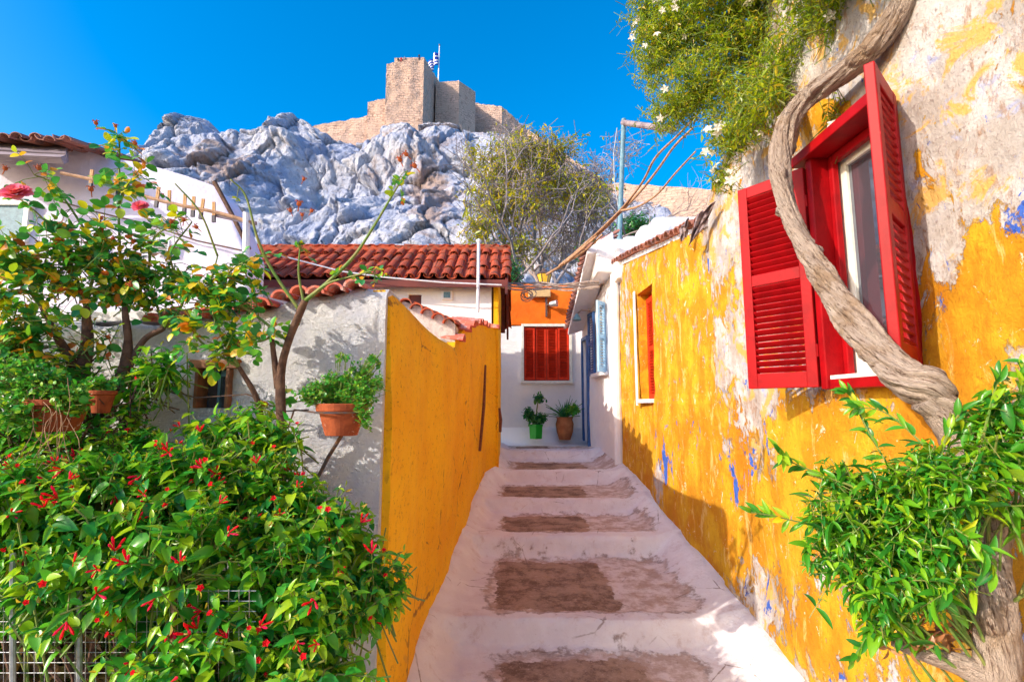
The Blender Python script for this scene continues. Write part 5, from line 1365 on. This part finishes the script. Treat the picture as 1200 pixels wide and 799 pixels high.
# window ledge shrub of dark leaves above, between pots and bush
iv = thing('dark_climber', 'dark green leafy climber between the left pots and the flowering bush', 'climbing plant', tuple(aY(130, 560, 2.1)))
lf = MB(); P, D, N, L_, W_, tip, td, base = canopy([ell(140, 500, 2.15, 50, 40, .08), ell(90, 520, 2.0, 70, 36, .12), ell(20, 500, 2.0, 50, 60, .12), ell(160, 455, 2.2, 34, 34, .06), ell(60, 470, 2.1, 70, 50, .1), ell(10, 420, 2.1, 40, 60, .1), ell(30, 520, 2.1, 60, 50, .1), ell(90, 450, 2.2, 50, 40, .06)], 420, 6, .05, .034, T_OV, rng, lt=.10, droop=.8, shell=.35)
add_leaves(lf, P, D, N, L_, W_, T_OV); lf.build('foliage', M['leaf_mira'], iv, smooth=True)
st = MB()
for i in range(len(tip)): st.tube([tuple(base[i]-td[i]*.12), tuple(base[i]), tuple(tip[i])], [.003, .0025, .0014], 4, cap=False)
st.build('stems', M['bark_dark'], iv)
# wire line across the white wall
b_ = MB(); b_.tube([tuple(aY(x, y, 2.25)) for x, y in ((180, 452), (230, 466), (290, 462), (332, 482), (362, 480))], .003, 5)
tag(b_.build('garden_wire', M['iron'], org=tuple(aY(180, 452, 2.25))), 'thin wire stretched past the small brown window in the white wall', 'wire')

# ---------------- potted plants at the top of the steps
rng = np.random.default_rng(31)
Yp = 9.25; c = aY(628, 514, Yp); c.z = aY(628, 514, Yp).z
t = thing('green_pot', 'small plant in a bright green pot at the top of the steps', 'flower pot', tuple(c)); b_ = MB(); s_ = Yp/600
b_.lathe(c, [(0, 0), (7.0*s_, 0), (7.8*s_, 14*s_), (8.4*s_, 14.3*s_), (8.4*s_, 16.5*s_), (7*s_, 16.5*s_), (0, 15*s_)], 4, wob=0); b_.build('pot', M['greenpot'], t, bevel=.01)
lf = MB(); P, D, N, L_, W_, tip, td, base = canopy([ell(628, 490, Yp, 13, 7, .18), ell(619, 484, Yp, 7, 9, .12), ell(631, 466, Yp, 7, 7, .1), ell(634, 489, Yp-.1, 8, 7, .1)], 130, 6, .085, .045, T_OV, rng, lt=.10, shell=.2); add_leaves(lf, P, D, N, L_, W_, T_OV); lf.build('foliage', M['leaf_pot'], t)
b_ = MB(); b_.tube([tuple(aY(628, 499, Yp)), tuple(aY(629, 480, Yp)), tuple(aY(631, 466, Yp))], .012, 5); b_.tube([tuple(aY(627, 499, Yp)), tuple(aY(621, 485, Yp))], .01, 5); b_.build('stems', M['stemgreen'], t)
c = aY(662, 515, Yp+.05)
t = thing('agave_pot', 'terracotta urn of spiky agave at the top of the steps beside the blue door', 'flower pot', tuple(c)); b_ = MB()
b_.lathe(c, [(0, 0), (6.5*s_, 0), (9.5*s_, 9*s_), (10.5*s_, 18*s_), (9*s_, 23*s_), (10*s_, 26*s_), (8.5*s_, 26*s_), (0, 23*s_)], 20); b_.build('pot', M['terra_clean'], t, smooth=True)
lf = MB(); n = 34; az = rng.uniform(0, 6.28, n); el = rng.uniform(.3, 1.5, n)
for a, e in zip(az, el):
    L = rng.uniform(.28, .52); o = np.array(c)+np.array([0, 0, 23*s_]); V = []; w = .030
    for j in range(7):
        q = j/6; hx = math.cos(e)*L*q; z = math.sin(e)*L*q-.25*L*q*q*math.cos(e); sx = w*(1-q**1.6)*(.6+.8*q if q < .5 else 1)
        px_, py_ = math.cos(a)*hx, math.sin(a)*hx
        V += [(o[0]+px_-math.sin(a)*sx, o[1]+py_+math.cos(a)*sx, o[2]+z+.012), (o[0]+px_, o[1]+py_, o[2]+z), (o[0]+px_+math.sin(a)*sx, o[1]+py_-math.cos(a)*sx, o[2]+z+.012)]
    lf.add(V, [(3*j+k, 3*j+k+1, 3*j+k+4, 3*j+k+3) for j in range(6) for k in (0, 1)])
lf.build('leaves', M['leaf_pot'], t, smooth=True)
lf = MB(); P, D, N, L_, W_, tip, td, base = canopy([ell(671, 480, Yp-.1, 9, 7, .12)], 60, 6, .07, .04, T_OV, rng, lt=.08, shell=.2); add_leaves(lf, P, D, N, L_, W_, T_OV); lf.build('side_shoots', M['leaf_succ'], t)

# ---------------- the old jasmine: twisted trunk rising in front of the yellow wall
rng = np.random.default_rng(41)
def m_bark():
    n = NT('weathered_vine_bark', .9, .15)
    w = n.attr('along')     # length along the stem, so the cracks follow it
    a = n.attr('around'); tw = n.attr('aroundc')
    cb = n.node('ShaderNodeCombineXYZ'); n.setin(cb, 0, n.math('MULTIPLY', a, 7.0)); n.setin(cb, 1, n.math('MULTIPLY', tw, 7.0)); n.setin(cb, 2, n.math('MULTIPLY', w, 7.0))
    f1 = n.noise(1.0, 8, .7, .8, cb.outputs[0]); f2 = n.noise(3.2, 8, .7, .4, cb.outputs[0]); f3 = n.noise(5, 6, .65)
    c = n.mix(n.ramp(f1, .36, .66), (.66, .53, .44), (.48, .36, .29))
    c = n.mix(n.ramp(f3, .48, .66), c, (.44, .30, .20))
    c = n.mix(n.ramp(f2, .52, .64), c, (.15, .085, .06))
    c = n.mix(n.ramp(f1, .34, .26), c, (.09, .05, .04))
    n.base(c)
    b = n.bump(f1, .06, 1); b = n.bump(f2, .03, 1, b); n.bump(n.noise(60, 5, .7), .003, 1, b)
    return n.m
M['bark'] = m_bark()
def gnarled(name, pts, rad, parent, n=160, seg=40, twist=1.6, seed=0, amp=.24):
    """trunk surface with ridges that run along and twist round it"""
    Q = np.array(smooth_path([tuple(p) for p in pts], n)); Rr = np.array([float(v[0]) for v in smooth_path([(r, 0, 0) for r in rad], n)])
    T = nrm_(np.gradient(Q, axis=0)); u = np.cross(T[0], [0, 1., 0]); u = u/np.linalg.norm(u); V = np.zeros((n, seg, 3)); s_ = np.concatenate([[0], np.cumsum(np.linalg.norm(np.diff(Q, axis=0), axis=1))])
    al = np.zeros((n, seg)); a1 = np.zeros((n, seg)); a2 = np.zeros((n, seg))
    knot = np.zeros((n, seg)); rk = np.random.default_rng(seed)
    for _ in range(int(s_[-1]/.11)):
        s0 = rk.uniform(0, s_[-1]); a0 = rk.uniform(0, 6.28); da = (2*np.pi*np.arange(seg)/seg-a0+np.pi) % (2*np.pi)-np.pi
        g_ = ((s_[:, None]-s0)/rk.uniform(.015, .035))**2+(da[None]/rk.uniform(.35, .7))**2; knot += rk.uniform(.18, .42)*np.exp(-g_)-.16*np.exp(-((g_-1.8)/.6)**2)*(g_ < 6)
    for i in range(n):
        u = u-T[i]*np.dot(u, T[i]); u /= np.linalg.norm(u); w = np.cross(T[i], u)
        an = 2*np.pi*np.arange(seg)/seg; tw = an+twist*s_[i]*2
        c1 = np.stack([np.cos(tw), np.sin(tw), np.full(seg, s_[i]*1.6)], -1)
        rr = Rr[i]*(1+knot[i]+amp*1.3*fbm(c1*[1.3, 1.3, 2.0]+seed, 3, seed)+amp*.8*fbm(c1*[4.2, 4.2, 1.6], 3, seed+3)+.22*amp*fbm(c1*[9, 9, 12], 2, seed+6))
        V[i] = Q[i]+(u[None]*np.cos(an)[:, None]+w[None]*np.sin(an)[:, None])*rr[:, None]
        al[i] = s_[i]; a1[i] = np.cos(tw)*.35; a2[i] = np.sin(tw)*.35
    idx = np.arange(n*seg).reshape(n, seg); nx_ = np.roll(idx, -1, 1)
    F = np.stack([idx[:-1], nx_[:-1], nx_[1:], idx[1:]], -1).reshape(-1, 4)
    b = MB(); b.v.append(V.reshape(-1, 3)); b.f = [tuple(int(q) for q in f) for f in F]+[tuple(range(seg))[::-1], tuple((n-1)*seg+k for k in range(seg))]; b.mi = [0]*len(b.f); b.n = n*seg
    o = b.build(name, M['bark'], parent, smooth=True)
    for nm, A in (('along', al), ('around', a1), ('aroundc', a2)):
        at = o.data.attributes.new(nm, 'FLOAT', 'POINT'); at.data.foreach_set('value', A.reshape(-1).astype(np.float32))
    return Q
jt = thing('jasmine_tree', 'old twisted jasmine trunk arching across the red shutters under a hanging canopy with white flowers', 'tree', (1.28, 1.33, -.1))
gnarled('trunk', [aY(1172, 900, 1.36), aY(1168, 799, 1.36), aY(1166, 720, 1.36), (aY(1158, 640, 1.37)), aY(1148, 585, 1.38), aY(1130, 530, 1.42), aY(1106, 485, 1.45), aY(1084, 466, 1.46)],
        [.054, .050, .046, .043, .040, .040, .044, .042], jt, seed=3)
gnarled('branch', [aY(1102, 470, 1.47), aY(1088, 455, 1.46), aY(1062, 446, 1.50), aY(1030, 415, 1.60), aY(1000, 376, 1.72), aY(968, 326, 1.88), aY(940, 283, 2.04), aY(922, 240, 2.15), aY(914, 195, 2.22), aY(922, 145, 2.24), aY(955, 108, 2.15), aY(1000, 78, 1.96), aY(1040, 34, 1.82), aY(1078, -30, 1.70)],
        [.038, .054, .047, .045, .044, .042, .042, .041, .042, .046, .047, .044, .042, .038], jt, n=320, seg=64, seed=9, amp=.38)
gnarled('branch', [aY(918, 175, 2.24), aY(930, 120, 2.5), aY(900, 60, 2.8), aY(860, 20, 3.1)], [.050, .034, .026, .018], jt, n=60, seg=20, seed=19)
gnarled('branch', [aY(1166, 800, 1.36), aY(1130, 780, 1.38), aY(1080, 765, 1.42), aY(1045, 752, 1.45)], [.035, .026, .018, .010], jt, n=60, seg=20, seed=23)
# hanging canopy; near blobs above frame are added to dapple wall with shade
blobs = [ell(945, -60, 1.9, 60, 60, .15), ell(1010, -90, 1.7, 60, 70, .15), ell(960, 20, 2.3, 50, 34, .12), ell(985, 5, 2.15, 50, 36, .12), ell(930, 60, 2.5, 34, 36, .15), ell(975, 30, 2.2, 40, 30, .08), ell(905, 110, 2.5, 30, 36, .10), ell(1000, -20, 2.05, 50, 40, .1), ell(1080, -110, 1.7, 60, 50, .1), ell(800, 30, 3.2, 62, 50, .45), ell(860, 60, 3.0, 70, 60, .4), ell(930, 30, 2.7, 80, 60, .3), ell(820, 105, 3.1, 58, 42, .35), ell(868, 130, 2.9, 48, 50, .3), ell(775, 60, 3.3, 36, 60, .35), ell(855, 165, 2.8, 34, 24, .2),
         ell(1000, 10, 2.3, 70, 40, .2), ell(790, 130, 3.2, 36, 20, .25), ell(880, 0, 2.8, 110, 40, .4), ell(760, 15, 3.3, 28, 30, .25), ell(905, 95, 2.6, 40, 40, .15), ell(885, -60, 2.6, 130, 50, .5), ell(1000, -60, 2.1, 120, 60, .3), ell(990, 140, 2.2, 26, 30, .04), ell(845, 210, 2.9, 16, 22, .08)]
P, D, N, L_, W_, tip, td, base = canopy(blobs, 4700, 10, .040, .0135, T_K, rng, lt=.12, droop=.5, up=-.15, shell=.15, jit=.7, outb=.6)
lf = MB(); add_leaves(lf, P, D, N, L_, W_, T_K); 
n = 260; k = rng.choice(len(tip), n); out_ = tip[k]+rnd_dir(n, rng)*rng.uniform(.05, .2, (n, 1))
lf.build('foliage', M['leaf_jas'], jt)
st = MB()
for i in range(len(tip)):
    st.tube([tuple(base[i]-td[i]*.06), tuple(tip[i])], [.0022, .0012], 3, cap=False)
for i in range(n): st.tube([tuple(tip[k[i]]), tuple((tip[k[i]]+out_[i])/2+rng.normal(size=3)*.012), tuple(out_[i])], [.0014, .0012, .0008], 3, cap=False)
for b in blobs:
    for q in range(5):
        d = rnd_dir(1, rng)[0]; c = np.array(b[0]); a_ = np.array(aY(900, 60, 2.8))
        st.tube([tuple(v) for v in smooth_path([tuple(a_*.5+c*.5), tuple(c), tuple(c+d*np.array(b[1])*.9)], 10)], [.009-.0007*j for j in range(10)], 5, cap=False)
st.build('twigs', M['stemgreen'], jt)
def star():
    m = MB(); n = 5; az = np.arange(n)*2*np.pi/n
    D = np.stack([np.cos(az), np.sin(az), np.full(n, .15)], -1); N = np.tile([0, 0, 1.], (n, 1)); add_leaves(m, np.tile([0, 0, .012], (n, 1)), D, N, np.full(n, .029), np.full(n, .018), T_BL)
    m.lathe((0, 0, -.006), [(.001, 0), (.0016, .018)], 5); return mesh_of(m, 'jasmine_star', M['petal_white'])
sm_ = star()
px, py = proj(tip); vis = [i for i in range(len(tip)) if 722 < px[i] < 1010 and 0 < py[i] < 235]
sc_ = np.array([math.hypot((px[i]-860)/120, (py[i]-70)/90)+.25*rng.normal()-tip[i][1]*.0 for i in vis]); ordr = [vis[i] for i in np.argsort(-sc_)][:360]; rng.shuffle(ordr); sel = np.array(ordr[:98])
scatter_children(sm_, 'flower', jt, tip[sel]+np.array([0, -.03, 0])+td[sel]*.012, nrm_(np.array([-.3, -1., -.1])+rng.normal(size=(len(sel), 3))*.6), rng.uniform(.75, 1.2, len(sel)), rng)

# ---------------- glossy shrub round the foot of the trunk
rng = np.random.default_rng(51)
sh = thing('glossy_shrub', 'bright green glossy-leaved shrub at the lower right, around the twisted trunk', 'shrub', (1.05, 1.45, -.1))
blobs = [ell(1010, 610, 1.42, 70, 60, .10), ell(1070, 580, 1.36, 60, 60, .12), ell(1050, 670, 1.38, 55, 50, .10), ell(980, 640, 1.45, 42, 45, .08), ell(1100, 640, 1.30, 40, 60, .08), ell(990, 560, 1.5, 36, 26, .06), ell(1130, 560, 1.25, 50, 34, .08), ell(1180, 530, 1.22, 44, 40, .06),
         ell(1175, 480, 1.25, 30, 34, .06), ell(1095, 550, 1.3, 44, 30, .08), ell(1040, 720, 1.42, 40, 30, .06), ell(1200, 600, 1.25, 20, 20, .04), ell(1150, 500, 1.28, 26, 20, .05)]
P, D, N, L_, W_, tip, td, base = canopy(blobs, 520, 8, .056, .018, T_LAN, rng, lt=.085, droop=.6, up=.4, shell=.45, jit=.5)
lf = MB(); add_leaves(lf, P, D, N, L_, W_, T_LAN); 
st = MB()
for i in range(len(tip)): st.tube([tuple(base[i]-td[i]*.02), tuple(base[i]), tuple(tip[i])], [.0014, .0013, .001], 4, cap=False)
for b in blobs:
    c = np.array(b[0]); a_ = np.array([1.22, 1.38, c[2]-.35])
    for q in range(3): st.tube([tuple(v) for v in smooth_path([tuple(a_), tuple((a_+c)/2+rng.normal(size=3)*.04), tuple(c+rng.normal(size=3)*.03)], 10)], [.005-.0003*j for j in range(10)], 6, cap=False)
# loose shoots reaching over the wall
for c in (((1000, 570, 1.45), (960, 555, 1.5), (925, 540, 1.52), (912, 530, 1.5)), ((990, 620, 1.45), (940, 612, 1.5), (905, 604, 1.5), (880, 600, 1.5)), ((1050, 560, 1.4), (1020, 510, 1.42), (1000, 470, 1.44), (992, 458, 1.44)), ((1100, 540, 1.3), (1060, 500, 1.36), (1030, 480, 1.4), (1000, 478, 1.42)),
          ((1040, 700, 1.4), (1020, 740, 1.42), (1000, 770, 1.42)), ((1150, 520, 1.25), (1165, 460, 1.22), (1172, 438, 1.22)), ((1100, 700, 1.36), (1060, 745, 1.40), (1030, 742, 1.42)), ((1120, 620, 1.22), (1150, 640, 1.16), (1165, 668, 1.16)), ((1190, 520, 1.25), (1195, 470, 1.22), (1200, 425, 1.2)), ((1090, 560, 1.3), (1120, 490, 1.28), (1150, 470, 1.25))):
    Q = smooth_path([tuple(aY(*p)) for p in c], 14); st.tube([tuple(p) for p in Q], [.003-.00012*j for j in range(14)], 5, cap=False)
    m = 2*len(Q); PP = np.repeat(np.array(Q), 2, 0); dd = np.gradient(np.array(Q), axis=0); dd = nrm_(np.repeat(dd, 2, 0)); sd = np.tile([[0, 0, 1.], [0, 0, -1.]], (len(Q), 1))+rng.normal(size=(m, 3))*.5
    keep = rng.random(m) < .75; add_leaves(lf, PP[keep], (dd*.8+sd*.6)[keep], (np.array([-.3, -.8, .6])+rng.normal(size=(m, 3))*.3)[keep], rng.uniform(.03, .055, keep.sum()), rng.uniform(.011, .017, keep.sum()), T_LAN)
lf.build('foliage', M['leaf_shrub'], sh, smooth=True); st.build('stems', M['stemgreen'], sh)
yl = MB(); nq = 420; k = rng.choice(len(tip), nq); add_leaves(yl, tip[k]+rng.normal(size=(nq, 3))*.012, nrm_(td[k]+rng.normal(size=(nq, 3))*.8), rnd_dir(nq, rng), rng.uniform(.008, .018, nq), rng.uniform(.003, .005, nq), T_K)
yl.build('bud_sprays', m_leaf('pale_bud', [(0, (.36, .46, .05)), (1, (.5, .55, .10))], .4), sh)
# dry leaf litter caught behind the trunk
dl = MB(); nq = 160; c = np.array(aY(1150, 540, 1.45)); add_leaves(dl, c+rng.normal(size=(nq, 3))*np.array([.04, .05, .05]), rnd_dir(nq, rng), rnd_dir(nq, rng), rng.uniform(.03, .055, nq), rng.uniform(.012, .022, nq), T_LAN)
c = np.array(aY(1100, 745, 1.42)); nq = 90; add_leaves(dl, c+rng.normal(size=(nq, 3))*np.array([.07, .03, .025]), rnd_dir(nq, rng), rnd_dir(nq, rng), rng.uniform(.03, .05, nq), rng.uniform(.01, .02, nq), T_LAN)
dl.build('dead_leaves', m_leaf('dead_leaf', [(0, (.30, .12, .05)), (.6, (.42, .19, .07)), (1, (.16, .07, .04))], .2), sh)

# ---------------- bare woody creeper reaching up to the canopy
cr = MB()
for pts_, r0, r1 in (([(655, 312, 7.4), (672, 298, 7.3), (690, 282, 7.0), (705, 268, 6.6), (728, 245, 6.0), (752, 215, 5.4), (768, 185, 4.9), (795, 158, 4.4), (826, 125, 3.8)], .020, .009),
                     ([(660, 310, 7.4), (700, 276, 6.8), (727, 249, 6.1), (750, 225, 5.5), (770, 200, 5.0), (790, 172, 4.5), (812, 150, 4.0)], .020, .009),
                     ([(728, 247, 6.0), (748, 242, 5.7), (770, 228, 5.3), (790, 205, 4.8), (815, 178, 4.2)], .014, .008),
                     ([(640, 322, 7.6), (668, 305, 7.4), (690, 290, 7.1), (706, 275, 6.7)], .020, .014)):
    wood_branch(cr, [aY(*p) for p in pts_], r0, r1, 7, 40, .2, len(pts_))
tag(cr.build('bare_creeper', M['drystem'], smooth=True, org=tuple(aY(655, 315, 7.4))), 'bare tan creeper stems sweeping up from the alley to the jasmine canopy', 'creeper')

# ---------------- trees behind the end house
def grow(mb, p, d, L, r, depth, rng, tips, spread=.55, up=.15, seg=6):
    n = 5; pts_ = [p]; dd = d
    for j in range(n):
        dd = nrm_(dd+rng.normal(size=3)*.13+np.array([0, 0, up*.3])); pts_.append(pts_[-1]+dd*L/n)
    mb.tube([tuple(q) for q in pts_], list(np.linspace(r, r*.62, n+1)), seg if depth > 2 else 4, cap=False)
    if depth == 0: tips.append((pts_[-1], dd)); return
    tips_mid = pts_[3]
    for q in range(rng.integers(2, 4)):
        nd = nrm_(dd+rnd_dir(1, rng)[0]*spread+np.array([0, 0, up]))
        grow(mb, pts_[-1] if q < 2 else tips_mid, nd, L*rng.uniform(.62, .85), r*.6, depth-1, rng, tips, spread, up, seg)
rng = np.random.default_rng(61)
t1 = thing('autumn_tree', 'airy tree with yellow-green leaves and grey trunks behind the orange-banded house', 'tree', tuple(aY(612, 400, 15)))
wd_ = MB(); tips = []
for (a, b, L) in (((608, 400), (-.12, 0, 1), 2.0), ((620, 400), (.10, .1, 1), 2.1), ((600, 398), (-.3, 0, 1), 1.9), ((630, 402), (.25, 0, 1), 1.9)):
    grow(wd_, np.array(aY(a[0], a[1], 15)), nrm_(np.array(b)), L, .085, 4, rng, tips, .7, .12)
blobs = [ell(590, 190, 15, 52, 38, 1.0), ell(570, 230, 15, 38, 40, .9), ell(620, 180, 15.5, 50, 34, 1.0), ell(560, 270, 14.5, 26, 40, .7), ell(600, 240, 15, 50, 40, 1.0), ell(650, 215, 15.5, 40, 40, .9), ell(610, 290, 15, 40, 26, .8), ell(555, 180, 14.8, 22, 14, .4), ell(690, 230, 15.5, 34, 34, .8), ell(655, 175, 15.5, 40, 22, .8), ell(580, 310, 14.5, 20, 16, .5)]
P, D, N, L_, W_, tip, td, base = canopy(blobs, 1150, 7, .16, .075, T_K, rng, lt=.4, droop=.6, up=.2, shell=.1, jit=.8, outb=.7)
for i in range(len(tip)): wd_.tube([tuple(base[i]-td[i]*.35), tuple(base[i]), tuple(tip[i])], [.012, .009, .005], 3, cap=False)
wd_.build('trunk', M['bark_grey'], t1); lf = MB(); add_leaves(lf, P, D, N, L_, W_, T_K); lf.build('crown', M['leaf_olive'], t1)
t2 = thing('bare_tree', 'tangled grey leafless tree on the slope right of the yellow-green tree', 'tree', tuple(aY(665, 400, 17)))
wd_ = MB(); tips = []
for (a, b, L) in (((650, 390), (-.15, 0, 1), 2.3), ((668, 390), (.1, 0, 1), 2.3), ((690, 385), (.25, .1, 1), 2.1), ((640, 385), (-.1, 0, 1), 2.4), ((705, 380), (.1, 0, 1), 1.8)):
    grow(wd_, np.array(aY(a[0], a[1], 17)), nrm_(np.array(b)), L, .075, 5, rng, tips, .75, .04)
blobs = [ell(660, 220, 17, 50, 50, 1.3), ell(690, 250, 17, 36, 50, 1.2), ell(630, 240, 17, 40, 50, 1.2), ell(660, 290, 17, 50, 34, 1.2), ell(700, 215, 17, 30, 34, 1.), ell(640, 185, 17, 30, 24, .8), ell(730, 180, 17, 26, 26, .6), ell(600, 165, 17, 20, 20, .6)]
P, D, N, L_, W_, tip, td, base = canopy(blobs, 2000, 2, .10, .05, T_K, rng, lt=.7, droop=.6, up=-.15, shell=.05, jit=1.2, outb=.5)
for i in range(len(tip)): wd_.tube([tuple(base[i]), tuple((base[i]+tip[i])/2+rng.normal(size=3)*.05), tuple(tip[i])], [.011, .008, .004], 3, cap=False)
wd_.build('trunk', m_flat('pale_twig', (.42, .34, .32), .9, (.28, .21, .21), 3, .002), t2); lf = MB(); s3 = rng.random(len(P)) < .35; add_leaves(lf, P[s3], D[s3], N[s3], L_[s3], W_[s3], T_K); lf.build('crown', M['leaf_olive'], t2)
# dark shrubs on the slope behind
for i, (px, py, Y, rx, rz, lab) in enumerate(((592, 318, 13, 22, 30, 'dark green bush at the foot of the trees just right of the red roof'), (740, 262, 40, 26, 16, 'dark bush on the slope left of the block wall behind the metal pole'), (700, 300, 13.5, 30, 24, 'grey-green bush on the slope behind the white eave'))):
    t = thing('slope_bush', lab, 'bush', tuple(aY(px, py+rz, Y))); lf = MB(); sc2 = Y/13
    P, D, N, L_, W_, tip, td, base = canopy([ell(px, py, Y, rx, rz, .8*sc2), ell(px+8, py+6, Y, rx*.8, rz*.7, .7*sc2)], 300, 6, .12*sc2, .06*sc2, T_K, rng, lt=.3*sc2, shell=.3)
    add_leaves(lf, P, D, N, L_, W_, T_K); lf.build('foliage', M['leaf_pot'], t); st = MB()
    for q in range(0, len(tip), 3): st.tube([tuple(aY(px, py+rz, Y)), tuple(base[q]), tuple(tip[q])], [.012, .01, .005], 3, cap=False)
    st.build('stems', M['bark_dark'], t)
